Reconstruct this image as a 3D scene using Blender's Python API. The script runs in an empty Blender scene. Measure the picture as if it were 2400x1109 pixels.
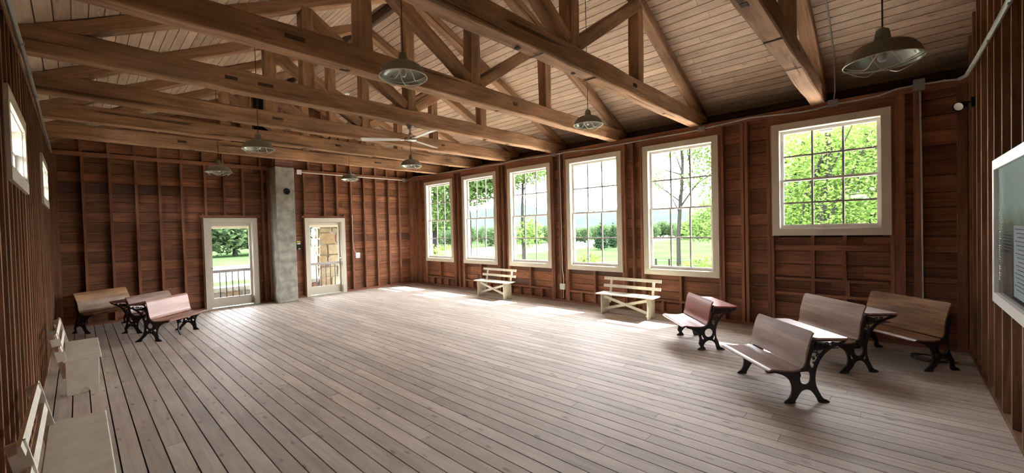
import bpy, bmesh, math, random
import numpy as np
from mathutils import Vector, Matrix

random.seed(7)
SC = bpy.context.scene
COL = SC.collection
V = Vector

# ------------------------------------------------------------------ camera, sky, sun, exposure
YAW, PITCH, ROLL = 0.8149, -0.0196, -0.0257
FPX = 960.52
CAM = V((12.0009, -7.8501, 1.7639))
fw = V((-math.cos(YAW) * math.cos(PITCH), math.sin(YAW) * math.cos(PITCH), math.sin(PITCH)))
rt = fw.cross(V((0, 0, 1))).normalized()
up = rt.cross(fw)
rt2 = math.cos(ROLL) * rt + math.sin(ROLL) * up
up2 = -math.sin(ROLL) * rt + math.cos(ROLL) * up
cd = bpy.data.cameras.new('camera')
cd.sensor_fit = 'HORIZONTAL'
cd.sensor_width = 36.0
cd.lens = FPX / 2400 * 36.0
cd.clip_start = 0.02
cd.clip_end = 2000
cam = bpy.data.objects.new('camera', cd)
COL.objects.link(cam)
cam.matrix_world = Matrix(((rt2.x, up2.x, -fw.x, CAM.x), (rt2.y, up2.y, -fw.y, CAM.y),
                           (rt2.z, up2.z, -fw.z, CAM.z), (0, 0, 0, 1)))
SC.camera = cam

world = bpy.data.worlds.new('sky')
SC.world = world
world.use_nodes = True
bg = world.node_tree.nodes['Background']
bg.inputs['Color'].default_value = (0.98, 0.965, 1.0, 1)
bg.inputs['Strength'].default_value = 11.0

sd = bpy.data.lights.new('sun', 'SUN')
sd.energy = 18.0
sd.angle = math.radians(0.6)
sd.color = (1.0, 0.95, 0.82)
sun = bpy.data.objects.new('sun', sd)
COL.objects.link(sun)
sun.rotation_euler = V((0.42, 1.0, 1.235)).to_track_quat('Z', 'Y').to_euler()
sun.location = (20, 40, 50)

SC.view_settings.view_transform = 'Standard'
SC.view_settings.look = 'None'
SC.view_settings.gamma = 1.0
SC.view_settings.use_curve_mapping = False
SC.view_settings.exposure = 1.88
SC.cycles.use_denoising = True
SC.cycles.use_adaptive_sampling = True
SC.cycles.adaptive_threshold = 0.1
SC.cycles.adaptive_min_samples = 20
SC.cycles.max_bounces = 8
SC.cycles.diffuse_bounces = 5
SC.cycles.glossy_bounces = 3
SC.cycles.transparent_max_bounces = 24
SC.cycles.sample_clamp_indirect = 8.0
SC.cycles.caustics_reflective = False
SC.cycles.caustics_refractive = False


def portal(loc, normal, w, h):
    """light portal over a window opening: guides sky sampling only, gives off no light"""
    l = bpy.data.lights.new('window_portal', 'AREA')
    l.shape = 'RECTANGLE'
    l.size, l.size_y = w, h
    l.cycles.is_portal = True
    o = bpy.data.objects.new('window_portal', l)
    COL.objects.link(o)
    o.location = loc
    o.rotation_euler = V(normal).to_track_quat('-Z', 'Z').to_euler()


# ------------------------------------------------------------------ object helpers
def tag(o, label, cat, group=None, kind=None):
    o['label'] = label
    o['category'] = cat
    if group:
        o['group'] = group
    if kind:
        o['kind'] = kind
    return o


def empty(name, loc=(0, 0, 0), rz=0.0):
    o = bpy.data.objects.new(name, None)
    COL.objects.link(o)
    o.location = loc
    o.rotation_euler = (0, 0, rz)
    o.empty_display_size = 0.1
    return o


def link(name, me, mat, parent=None, M=None):
    o = bpy.data.objects.new(name, me)
    COL.objects.link(o)
    if parent is not None:
        o.parent = parent
    if M is not None:
        o.matrix_basis = M
    if mat is not None and len(me.materials) == 0:
        me.materials.append(mat)
    return o


def mesh_py(name, vs, fs, smooth=False):
    me = bpy.data.meshes.new(name)
    me.from_pydata([tuple(v) for v in vs], [], fs)
    me.update()
    if smooth:
        for p in me.polygons:
            p.use_smooth = True
    return me


class MB:
    """collects shapes into one mesh"""

    def __init__(s):
        s.v, s.f = [], []

    def add(s, vs, fs):
        n = len(s.v)
        s.v += [tuple(v) for v in vs]
        s.f += [tuple(i + n for i in f) for f in fs]
        return s

    def box(s, a, b):
        x0, y0, z0 = a
        x1, y1, z1 = b
        s.add([(x0, y0, z0), (x1, y0, z0), (x1, y1, z0), (x0, y1, z0), (x0, y0, z1), (x1, y0, z1), (x1, y1, z1), (x0, y1, z1)],
              [(0, 3, 2, 1), (4, 5, 6, 7), (0, 1, 5, 4), (1, 2, 6, 5), (2, 3, 7, 6), (3, 0, 4, 7)])
        return s

    def tube(s, pts, r, n=8, closed=False, cap=True, r1=None):
        pts = [V(p) for p in pts]
        m = len(pts)
        rings = []
        prev = None
        for i, p in enumerate(pts):
            if closed:
                t = (pts[(i + 1) % m] - pts[i - 1]).normalized()
            else:
                t = (pts[min(i + 1, m - 1)] - pts[max(i - 1, 0)]).normalized()
            if prev is None:
                a = V((0, 0, 1)) if abs(t.z) < 0.9 else V((1, 0, 0))
                u = t.cross(a).normalized()
            else:
                u = (prev - t * prev.dot(t))
                u = u.normalized() if u.length > 1e-6 else t.orthogonal().normalized()
            prev = u
            w = t.cross(u)
            rr = r if r1 is None else r + (r1 - r) * i / max(1, m - 1)
            if isinstance(r, (list, tuple)):
                rr = r[i]
            rings.append([p + u * (rr * math.cos(2 * math.pi * k / n)) + w * (rr * math.sin(2 * math.pi * k / n)) for k in range(n)])
        vs = [q for ring in rings for q in ring]
        fs = []
        for i in range(m if closed else m - 1):
            j = (i + 1) % m
            for k in range(n):
                l = (k + 1) % n
                fs.append((i * n + k, i * n + l, j * n + l, j * n + k))
        if cap and not closed:
            fs.append(tuple(range(n))[::-1])
            fs.append(tuple((m - 1) * n + k for k in range(n)))
        return s.add(vs, fs)

    def lathe(s, prof, n=32, c=(0, 0, 0)):
        vs, fs = [], []
        for (r, z) in prof:
            for k in range(n):
                a = 2 * math.pi * k / n
                vs.append((c[0] + r * math.cos(a), c[1] + r * math.sin(a), c[2] + z))
        for i in range(len(prof) - 1):
            for k in range(n):
                l = (k + 1) % n
                fs.append((i * n + k, i * n + l, (i + 1) * n + l, (i + 1) * n + k))
        return s.add(vs, fs)

    def prism(s, poly, y0, y1, ax='y'):
        """extrude a polygon of (a, b) pairs along an axis (convex or simple polygon)"""
        n = len(poly)

        def P(a, b, c):
            return {'y': (a, c, b), 'x': (c, a, b), 'z': (a, b, c)}[ax]
        vs = [P(a, b, y0) for a, b in poly] + [P(a, b, y1) for a, b in poly]
        fs = [tuple(range(n)), tuple(range(2 * n - 1, n - 1, -1))]
        for i in range(n):
            j = (i + 1) % n
            fs.append((i, i + n, j + n, j))
        return s.add(vs, fs)

    def mesh(s, name='m', smooth=False):
        me = mesh_py(name, s.v, s.f, smooth)
        bm = bmesh.new()
        bm.from_mesh(me)
        bmesh.ops.recalc_face_normals(bm, faces=bm.faces)
        bm.to_mesh(me)
        bm.free()
        return me

    def build(s, name, mat, parent=None, smooth=False, M=None):
        o = link(name, s.mesh(name, False), mat, parent, M)
        if smooth:
            me = o.data
            for p in me.polygons:
                p.use_smooth = True
            me.set_sharp_from_angle(angle=math.radians(40))
        return o


def frame_of(p0, p1, upv):
    p0, p1 = V(p0), V(p1)
    ex = (p1 - p0).normalized()
    u = V(upv)
    ez = (u - ex * u.dot(ex)).normalized()
    ey = ez.cross(ex)
    M = Matrix(((ex.x, ey.x, ez.x, p0.x), (ex.y, ey.y, ez.y, p0.y), (ex.z, ey.z, ez.z, p0.z), (0, 0, 0, 1)))
    return M, (p1 - p0).length


_cache = {}


def lum(name, p0, p1, w, h, mat, parent=None, upv=(0, 0, 1), ch=0.0):
    """a straight piece of lumber from p0 to p1; its long side is local X, w along local Y, h along local Z"""
    M, L = frame_of(p0, p1, upv)
    key = (round(L, 3), round(w, 4), round(h, 4), ch, mat.name)
    me = _cache.get(key)
    if me is None:
        if ch <= 0:
            me = MB().box((0, -w / 2, -h / 2), (L, w / 2, h / 2)).mesh(name)
        else:
            a, b = w / 2, h / 2
            sec = [(-a + ch, -b), (a - ch, -b), (a, -b + ch), (a, b - ch), (a - ch, b), (-a + ch, b), (-a, b - ch), (-a, -b + ch)]
            me = MB().prism(sec, 0, L, 'x').mesh(name)
        _cache[key] = me
    return link(name, me, mat, parent, M)


def timber(name, p0, p1, w, h, mat, parent=None, upv=(0, 0, 1), seed=0, wob=0.006):
    """hand-hewn beam: chamfered section that wanders a little along its length"""
    M, L = frame_of(p0, p1, upv)
    rnd = random.Random(seed)
    n = max(2, int(L / 0.45))
    mb = MB()
    secs = []
    for i in range(n + 1):
        a = w / 2 + rnd.uniform(-wob, wob)
        b = h / 2 + rnd.uniform(-wob, wob)
        c = rnd.uniform(0.006, 0.02)
        oy, oz = rnd.uniform(-wob, wob) * .6, rnd.uniform(-wob, wob) * .6
        secs.append([(L * i / n, y + oy, z + oz) for y, z in [(-a + c, -b), (a - c, -b), (a, -b + c), (a, b - c), (a - c, b), (-a + c, b), (-a, b - c), (-a, -b + c)]])
    vs = [q for s_ in secs for q in s_]
    fs = []
    for i in range(n):
        for k in range(8):
            l = (k + 1) % 8
            fs.append((i * 8 + k, i * 8 + l, (i + 1) * 8 + l, (i + 1) * 8 + k))
    fs += [tuple(range(8)), tuple(n * 8 + k for k in range(8))]
    mb.add(vs, fs)
    return link(name, mb.mesh(name), mat, parent, M)


def copy_tree(o, parent=None):
    c = o.copy()
    COL.objects.link(c)
    c.parent = parent
    for ch in [k for k in bpy.data.objects if k.parent is o]:
        copy_tree(ch, c)
    return c


# ------------------------------------------------------------------ materials
def nodes(name):
    m = bpy.data.materials.new(name)
    m.use_nodes = True
    nt = m.node_tree
    return m, nt, nt.nodes['Principled BSDF']


def plain(name, col, rough=0.5, metal=0.0, spec=0.5, noise=0.0, nscale=6.0):
    m, nt, b = nodes(name)
    b.inputs['Base Color'].default_value = (*col, 1)
    b.inputs['Roughness'].default_value = rough
    b.inputs['Metallic'].default_value = metal
    b.inputs['Specular IOR Level'].default_value = spec
    if noise > 0:
        tc = nt.nodes.new('ShaderNodeTexCoord')
        nz = nt.nodes.new('ShaderNodeTexNoise')
        nz.inputs['Scale'].default_value = nscale
        nz.inputs['Detail'].default_value = 6
        nt.links.new(tc.outputs['Object'], nz.inputs['Vector'])
        r = nt.nodes.new('ShaderNodeValToRGB')
        r.color_ramp.elements[0].position = 0.3
        r.color_ramp.elements[1].position = 0.7
        r.color_ramp.elements[0].color = (*[c * (1 - noise) for c in col], 1)
        r.color_ramp.elements[1].color = (*[min(1, c * (1 + noise * .5)) for c in col], 1)
        nt.links.new(nz.outputs['Fac'], r.inputs['Fac'])
        nt.links.new(r.outputs['Color'], b.inputs['Base Color'])
        bp = nt.nodes.new('ShaderNodeBump')
        bp.inputs['Strength'].default_value = 0.12
        bp.inputs['Distance'].default_value = 0.01
        nt.links.new(nz.outputs['Fac'], bp.inputs['Height'])
        nt.links.new(bp.outputs['Normal'], b.inputs['Normal'])
    return m


def wood(name, light, dark, rough=0.65, sx=0.7, sy=13.0, knots=0.0, var=0.18, odd=0.0, stain=0.35, spec=0.3, oddcol=(0.05, 0.045, 0.045), knotcol=(0.04, 0.02, 0.012), coat=0.0, across=False, checks=0.0):
    """sawn wood: grain stretched along local X, broad stains, knots and a tone of its own for each piece"""
    m, nt, b = nodes(name)
    N, Lk = nt.nodes.new, nt.links.new
    tc = N('ShaderNodeTexCoord')
    oi = N('ShaderNodeObjectInfo')
    off = N('ShaderNodeVectorMath')
    off.operation = 'MULTIPLY'
    comb = N('ShaderNodeCombineXYZ')
    for i in range(3):
        Lk(oi.outputs['Random'], comb.inputs[i])
    Lk(comb.outputs[0], off.inputs[0])
    off.inputs[1].default_value = (91.0, 37.0, 53.0)
    addv = N('ShaderNodeVectorMath')
    addv.operation = 'ADD'
    Lk(tc.outputs['Object'], addv.inputs[0])
    Lk(off.outputs[0], addv.inputs[1])
    mp = N('ShaderNodeMapping')
    mp.inputs['Scale'].default_value = (sy, sx, sy) if across else (sx, sy, sy)
    Lk(addv.outputs[0], mp.inputs['Vector'])
    g = N('ShaderNodeTexNoise')
    g.inputs['Scale'].default_value = 2.2
    g.inputs['Detail'].default_value = 5
    g.inputs['Roughness'].default_value = 0.62
    g.inputs['Distortion'].default_value = 0.6
    Lk(mp.outputs[0], g.inputs['Vector'])
    r = N('ShaderNodeValToRGB')
    r.color_ramp.elements[0].position = 0.33
    r.color_ramp.elements[1].position = 0.66
    r.color_ramp.elements[0].color = (*dark, 1)
    r.color_ramp.elements[1].color = (*light, 1)
    Lk(g.outputs['Fac'], r.inputs['Fac'])
    # broad stains
    st = N('ShaderNodeTexNoise')
    st.inputs['Scale'].default_value = 1.7
    st.inputs['Detail'].default_value = 2
    mp2 = N('ShaderNodeMapping')
    mp2.inputs['Scale'].default_value = (5.0, 1.0, 5.0) if across else (0.8, 2.2, 2.2)
    Lk(addv.outputs[0], mp2.inputs['Vector'])
    Lk(mp2.outputs[0], st.inputs['Vector'])
    sr = N('ShaderNodeMapRange')
    sr.inputs['From Min'].default_value = 0.3
    sr.inputs['From Max'].default_value = 0.72
    sr.inputs['To Min'].default_value = 1.0 - stain
    sr.inputs['To Max'].default_value = 1.0 + stain * 0.25
    Lk(st.outputs['Fac'], sr.inputs['Value'])
    # tone of the piece
    pr = N('ShaderNodeMapRange')
    pr.inputs['To Min'].default_value = 1.0 - var
    pr.inputs['To Max'].default_value = 1.0 + var
    Lk(oi.outputs['Random'], pr.inputs['Value'])
    mul = N('ShaderNodeMath')
    mul.operation = 'MULTIPLY'
    Lk(sr.outputs[0], mul.inputs[0])
    Lk(pr.outputs[0], mul.inputs[1])
    hs = N('ShaderNodeHueSaturation')
    Lk(r.outputs['Color'], hs.inputs['Color'])
    Lk(mul.outputs[0], hs.inputs['Value'])
    col = hs.outputs['Color']
    if knots > 0:
        vo = N('ShaderNodeTexVoronoi')
        vo.inputs['Scale'].default_value = 1.0
        mp3 = N('ShaderNodeMapping')
        mp3.inputs['Scale'].default_value = (3.1, 9.0, 9.0)
        Lk(addv.outputs[0], mp3.inputs['Vector'])
        Lk(mp3.outputs[0], vo.inputs['Vector'])
        kr = N('ShaderNodeMapRange')
        kr.inputs['From Min'].default_value = 0.06
        kr.inputs['From Max'].default_value = 0.17
        kr.inputs['To Min'].default_value = knots
        kr.inputs['To Max'].default_value = 0.0
        Lk(vo.outputs['Distance'], kr.inputs['Value'])
        mx = N('ShaderNodeMix')
        mx.data_type = 'RGBA'
        Lk(kr.outputs[0], mx.inputs['Factor'])
        Lk(col, mx.inputs['A'])
        mx.inputs['B'].default_value = (*knotcol, 1)
        col = mx.outputs['Result']
    if checks > 0:
        cn = N('ShaderNodeTexNoise')
        cn.inputs['Scale'].default_value = 1.0
        cn.inputs['Detail'].default_value = 1.5
        cn.inputs['Distortion'].default_value = 0.4
        mp4 = N('ShaderNodeMapping')
        mp4.inputs['Scale'].default_value = (0.45, 16.0, 16.0)
        Lk(addv.outputs[0], mp4.inputs['Vector'])
        Lk(mp4.outputs[0], cn.inputs['Vector'])
        ck = N('ShaderNodeMapRange')
        ck.inputs['From Min'].default_value = 0.665
        ck.inputs['From Max'].default_value = 0.71
        ck.inputs['To Max'].default_value = checks
        Lk(cn.outputs['Fac'], ck.inputs['Value'])
        mx = N('ShaderNodeMix')
        mx.data_type = 'RGBA'
        Lk(ck.outputs[0], mx.inputs['Factor'])
        Lk(col, mx.inputs['A'])
        mx.inputs['B'].default_value = (*[c * .28 for c in dark], 1)
        col = mx.outputs['Result']
    if odd > 0:
        gt = N('ShaderNodeMath')
        gt.operation = 'GREATER_THAN'
        fr = N('ShaderNodeMath')
        fr.operation = 'FRACT'
        m7 = N('ShaderNodeMath')
        m7.operation = 'MULTIPLY'
        m7.inputs[1].default_value = 7.31
        Lk(oi.outputs['Random'], m7.inputs[0])
        Lk(m7.outputs[0], fr.inputs[0])
        Lk(fr.outputs[0], gt.inputs[0])
        gt.inputs[1].default_value = 1.0 - odd
        sc = N('ShaderNodeMath')
        sc.operation = 'MULTIPLY'
        sc.inputs[1].default_value = 0.75
        Lk(gt.outputs[0], sc.inputs[0])
        mx = N('ShaderNodeMix')
        mx.data_type = 'RGBA'
        Lk(sc.outputs[0], mx.inputs['Factor'])
        Lk(col, mx.inputs['A'])
        mx.inputs['B'].default_value = (*oddcol, 1)
        col = mx.outputs['Result']
    Lk(col, b.inputs['Base Color'])
    rr = N('ShaderNodeMapRange')
    rr.inputs['To Min'].default_value = rough - 0.12
    rr.inputs['To Max'].default_value = min(1, rough + 0.15)
    Lk(g.outputs['Fac'], rr.inputs['Value'])
    Lk(rr.outputs[0], b.inputs['Roughness'])
    b.inputs['Specular IOR Level'].default_value = spec
    b.inputs['Coat Weight'].default_value = coat
    b.inputs['Coat Roughness'].default_value = 0.25
    bp = N('ShaderNodeBump')
    bp.inputs['Strength'].default_value = 0.25
    bp.inputs['Distance'].default_value = 0.004
    Lk(g.outputs['Fac'], bp.inputs['Height'])
    Lk(bp.outputs['Normal'], b.inputs['Normal'])
    return m


def glass(name, tint=(0.975, 0.98, 0.98)):
    m, nt, b = nodes(name)
    nt.nodes.remove(b)
    out = nt.nodes['Material Output']
    tr = nt.nodes.new('ShaderNodeBsdfTransparent')
    tr.inputs['Color'].default_value = (*tint, 1)
    gl = nt.nodes.new('ShaderNodeBsdfGlossy')
    gl.inputs['Roughness'].default_value = 0.02
    fz = nt.nodes.new('ShaderNodeFresnel')
    fz.inputs['IOR'].default_value = 1.35
    mx = nt.nodes.new('ShaderNodeMixShader')
    # reflect on the front of the sheet only (the inner face would otherwise read as total internal reflection)
    geo = nt.nodes.new('ShaderNodeNewGeometry')
    inv = nt.nodes.new('ShaderNodeMath')
    inv.operation = 'SUBTRACT'
    inv.inputs[0].default_value = 1.0
    nt.links.new(geo.outputs['Backfacing'], inv.inputs[1])
    fm = nt.nodes.new('ShaderNodeMath')
    fm.operation = 'MULTIPLY'
    nt.links.new(inv.outputs[0], fm.inputs[0])
    nt.links.new(fz.outputs[0], fm.inputs[1])
    nt.links.new(fm.outputs[0], mx.inputs[0])
    nt.links.new(tr.outputs[0], mx.inputs[1])
    nt.links.new(gl.outputs[0], mx.inputs[2])
    nt.links.new(mx.outputs[0], out.inputs['Surface'])
    return m


def leafy(name, c1, c2, trans=0.55):
    m, nt, b = nodes(name)
    nt.nodes.remove(b)
    out = nt.nodes['Material Output']
    geo = nt.nodes.new('ShaderNodeNewGeometry')
    r = nt.nodes.new('ShaderNodeValToRGB')
    r.color_ramp.elements[0].color = (*c1, 1)
    r.color_ramp.elements[1].color = (*c2, 1)
    nt.links.new(geo.outputs['Random Per Island'], r.inputs['Fac'])
    d = nt.nodes.new('ShaderNodeBsdfDiffuse')
    t = nt.nodes.new('ShaderNodeBsdfTranslucent')
    nt.links.new(r.outputs[0], d.inputs['Color'])
    nt.links.new(r.outputs[0], t.inputs['Color'])
    mx = nt.nodes.new('ShaderNodeMixShader')
    mx.inputs[0].default_value = trans
    nt.links.new(d.outputs[0], mx.inputs[1])
    nt.links.new(t.outputs[0], mx.inputs[2])
    nt.links.new(mx.outputs[0], out.inputs['Surface'])
    return m


M_FLOOR = wood('floor_plank_wood', (0.60, 0.54, 0.47), (0.47, 0.41, 0.35), rough=0.60, sx=0.8, sy=11, knots=0.6, var=0.12, stain=0.2, spec=0.22, knotcol=(0.13, 0.09, 0.065))
M_CEIL = wood('ceiling_plank_wood', (0.66, 0.50, 0.37), (0.50, 0.36, 0.255), rough=0.6, knots=0.55, var=0.14, stain=0.2, knotcol=(0.14, 0.075, 0.04))
M_TIMB = wood('hewn_timber_wood', (0.50, 0.295, 0.165), (0.28, 0.148, 0.077), rough=0.75, sy=9, var=0.16, stain=0.4, checks=0.8, knots=0.25)
M_WALL = wood('wall_board_wood', (0.36, 0.155, 0.08), (0.19, 0.077, 0.039), rough=0.75, knots=0.4, var=0.25, odd=0.035, stain=0.45, checks=0.5, oddcol=(0.08, 0.05, 0.045))
M_STUD = wood('stud_wood', (0.34, 0.15, 0.082), (0.21, 0.088, 0.048), rough=0.75, var=0.2, stain=0.3)
M_STUDL = wood('planed_stud_wood', (0.30, 0.155, 0.076), (0.15, 0.073, 0.036), rough=0.7, var=0.22, stain=0.3)
M_DARKB = wood('aged_dark_wood', (0.13, 0.08, 0.055), (0.07, 0.042, 0.03), rough=0.8, var=0.2)
M_CREAM = plain('cream_paint', (0.62, 0.575, 0.465), 0.45, noise=0.06, nscale=3)
M_SASH = plain('white_sash_paint', (0.70, 0.69, 0.64), 0.4)
M_MUNT = plain('muntin_paint', (0.34, 0.33, 0.30), 0.5)  # white paint in a darker tone that imitates backlit shade
M_BENCH = plain('cream_bench_paint', (0.71, 0.68, 0.56), 0.45, noise=0.12, nscale=9)
M_GLASS = glass('window_glass')
M_IRON = plain('black_cast_iron', (0.012, 0.012, 0.014), 0.45, 0.0, 0.5)
M_SEATG = wood('grey_worn_seat_wood', (0.33, 0.215, 0.165), (0.22, 0.135, 0.10), rough=0.38, sx=.8, sy=11, var=0.08, stain=0.3, spec=0.5, coat=0.25, across=True)
M_SEATB = wood('brown_seat_wood', (0.40, 0.22, 0.10), (0.20, 0.095, 0.042), rough=0.42, sx=1.0, sy=14, var=0.08, stain=0.5, spec=0.5, coat=0.15, across=True)
M_SEATP = wood('pink_worn_seat_wood', (0.46, 0.27, 0.205), (0.33, 0.165, 0.115), rough=0.4, sx=1.1, sy=12, var=0.06, stain=0.3, spec=0.5, coat=0.15, across=True)
M_SEATR = wood('red_painted_wood', (0.36, 0.075, 0.065), (0.27, 0.05, 0.045), rough=0.36, sx=1.2, sy=8, var=0.05, stain=0.25, spec=0.5, coat=0.3, across=True)
M_GALV = plain('galvanised_metal', (0.50, 0.53, 0.49), 0.35, 0.6, noise=0.1, nscale=20)
M_SHADE = plain('grey_green_enamel', (0.25, 0.24, 0.20), 0.4, noise=0.1, nscale=14)
M_SHADEI = plain('pale_enamel_reflector', (0.46, 0.50, 0.45), 0.22, 0.5)
M_WIRE = plain('bright_wire', (0.72, 0.68, 0.6), 0.35, 0.5)
M_CORD = plain('black_cord', (0.02, 0.018, 0.016), 0.6)
M_CONC = plain('weathered_concrete', (0.40, 0.385, 0.33), 0.85, noise=0.38, nscale=7)
M_BLACK = plain('sooty_black', (0.006, 0.006, 0.007), 0.9)  # plain dull black shared by the holes, switch plate and spotlight
M_BRICK = plain('red_brick', (0.26, 0.10, 0.075), 0.85, noise=0.35, nscale=9)
M_MORT = plain('lime_mortar', (0.42, 0.38, 0.33), 0.9, noise=0.2)
M_STONE = [plain('fieldstone_%s' % n, c, 0.85, noise=0.3, nscale=6) for n, c in (('tan', (0.34, 0.24, 0.14)), ('buff', (0.36, 0.29, 0.19)), ('rose', (0.32, 0.17, 0.12)), ('grey', (0.27, 0.25, 0.21)))]
M_CHROME = plain('polished_nickel', (0.62, 0.60, 0.56), 0.18, 1.0)
M_PLAST = plain('white_plastic', (0.78, 0.78, 0.76), 0.4)
M_GREYB = plain('grey_box_metal', (0.30, 0.30, 0.28), 0.5, 0.3)
M_SUBFL = plain('dark_underfloor', (0.02, 0.014, 0.01), 0.95)
M_SHEATH = plain('dark_sheathing', (0.035, 0.02, 0.015), 0.95)

# ------------------------------------------------------------------ room measures (metres; D wall x=0, window wall y=0)
XR = 12.66          # right wall, stud faces
YL = -8.17          # left wall, stud faces
DB = 0.10           # wall boards lie this far behind the stud faces
RIDGE_Y, RIDGE_Z = -3.93, 5.83
SW = 0.455          # slope of the window-side ceiling
SL = 0.485          # slope of the left-side ceiling


def ceil_z(y):
    return RIDGE_Z - SW * (y - RIDGE_Y) if y > RIDGE_Y else RIDGE_Z - SL * (RIDGE_Y - y)


WIN = [(0.7296, 2.1656, 0.779), (2.629, 4.0555, 0.779), (4.4918, 5.9119, 0.779), (6.3837, 7.7879, 0.779), (8.2678, 9.6812, 0.779), (10.4971, 11.936, 1.536)]
ZT = 3.3307
LWIN = [(6.02, 7.48, 2.20, 2.87), (1.75, 3.35, 2.28, 2.99), (10.2, 11.66, 2.20, 2.87)]  # last one is added out of view to let in more light
DOOR = [(-5.7855, -4.6692), (-3.5045, -2.3708)]
CW = 0.105          # casing width

# ------------------------------------------------------------------ floor
fl = MB().box((-0.16, YL - .13, -0.12), (XR + .13, 0.13, -0.022)).build('floor', M_SUBFL)
tag(fl, 'worn grey-beige plank floor running the length of the hall', 'floor', kind='structure')
PW = 0.1343
rows = []
y = -7.671
while y > YL - 0.12:
    y -= PW
while y < 0.11:
    rows.append(y)
    y += PW
rnd = random.Random(3)
for i, y0 in enumerate(rows):
    a = -0.1
    cuts = [rnd.uniform(2.0, 5.6)]
    while cuts[-1] < XR - 1.6:
        cuts.append(cuts[-1] + rnd.uniform(3.4, 5.6))
    cuts = [c for c in cuts if c < XR - 0.8] + [XR + 0.09]
    for c in cuts:
        zz = rnd.uniform(-0.0012, 0.0)
        lum('floor_plank', (a, y0 + PW / 2, -0.011 + zz), (c - 0.003, y0 + PW / 2, -0.011 + zz), PW - 0.0085 - rnd.uniform(0, .002), 0.022, M_FLOOR, fl)
        a = c

# ------------------------------------------------------------------ roof and ceiling boards
X0, X1 = -0.15, XR + 0.12
rb = MB()
t = 0.16
ye, yl = 1.33, -9.45
rb.add([(X0 - .3, ye, ceil_z(ye) + .03), (X1 + .3, ye, ceil_z(ye) + .03), (X1 + .3, RIDGE_Y, RIDGE_Z + .03), (X0 - .3, RIDGE_Y, RIDGE_Z + .03),
        (X0 - .3, ye, ceil_z(ye) + t), (X1 + .3, ye, ceil_z(ye) + t), (X1 + .3, RIDGE_Y, RIDGE_Z + t), (X0 - .3, RIDGE_Y, RIDGE_Z + t)],
       [(0, 3, 2, 1), (4, 5, 6, 7), (0, 1, 5, 4), (1, 2, 6, 5), (2, 3, 7, 6), (3, 0, 4, 7)])
rb.add([(X0 - .3, yl, ceil_z(yl) + .03), (X1 + .3, yl, ceil_z(yl) + .03), (X1 + .3, RIDGE_Y, RIDGE_Z + .03), (X0 - .3, RIDGE_Y, RIDGE_Z + .03),
        (X0 - .3, yl, ceil_z(yl) + t), (X1 + .3, yl, ceil_z(yl) + t), (X1 + .3, RIDGE_Y, RIDGE_Z + t), (X0 - .3, RIDGE_Y, RIDGE_Z + t)],
       [(0, 3, 2, 1), (4, 5, 6, 7), (0, 1, 5, 4), (1, 2, 6, 5), (2, 3, 7, 6), (3, 0, 4, 7)])
ceil = rb.build('ceiling', M_SHEATH)
tag(ceil, 'open pitched ceiling of narrow knotty tongue-and-groove boards', 'ceiling', kind='structure')
CP = 0.131
for side in (0, 1):
    if side == 0:
        d = V((0, -1, SW)).normalized()
        start = V((0, 0.52, ceil_z(0.52)))
        L = (V((0, RIDGE_Y, RIDGE_Z)) - start).length
        nrm = V((0, -SW, -1)).normalized()
    else:
        d = V((0, 1, SL)).normalized()
        start = V((0, YL - .48, ceil_z(YL - .48)))
        L = (V((0, RIDGE_Y, RIDGE_Z)) - start).length
        nrm = V((0, SL, -1)).normalized()
    k = 0
    while k * CP < L:
        c = start + d * ((k + .5) * CP)
        a = X0
        cuts = [rnd.uniform(2.2, 6.0)]
        while cuts[-1] < X1 - 3:
            cuts.append(cuts[-1] + rnd.uniform(3.6, 5.4))
        cuts = [q for q in cuts if q < X1 - 1] + [X1]
        for q in cuts:
            lum('ceiling_board', (a, c.y, c.z), (q - 0.002, c.y, c.z), CP - 0.010, 0.02, M_CEIL, ceil, upv=-nrm)
            a = q
        k += 1
# ridge board
lum('ridge_board', (X0, RIDGE_Y, RIDGE_Z - .10), (X1, RIDGE_Y, RIDGE_Z - .10), 0.05, 0.17, M_DARKB, ceil)


# ------------------------------------------------------------------ walls
def wall_backing(name, axis, t0, t1, z0, z1, openings, d0, d1, label, gable=False):
    """sheathing behind the boards, with holes for windows and doors"""
    ts = sorted({t0, t1, *[o[0] for o in openings], *[o[1] for o in openings]})
    zs = sorted({z0, z1, *[o[2] for o in openings], *[o[3] for o in openings]})
    mb = MB()
    for i in range(len(ts) - 1):
        for j in range(len(zs) - 1):
            tm, zm = (ts[i] + ts[i + 1]) / 2, (zs[j] + zs[j + 1]) / 2
            if any(o[0] < tm < o[1] and o[2] < zm < o[3] for o in openings):
                continue
            if axis == 'x':
                mb.box((ts[i], min(d0, d1), zs[j]), (ts[i + 1], max(d0, d1), zs[j + 1]))
            else:
                mb.box((min(d0, d1), ts[i], zs[j]), (max(d0, d1), ts[i + 1], zs[j + 1]))
    if gable:
        poly = [(t0, z1), (t1, z1), (t1, ceil_z(t1) + .02), (RIDGE_Y, RIDGE_Z + .02), (t0, ceil_z(t0) + .02)]
        mb.prism(poly, min(d0, d1), max(d0, d1), 'x')
    o = mb.build(name, M_SHEATH)
    tag(o, label, 'wall', kind='structure')
    return o


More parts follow.
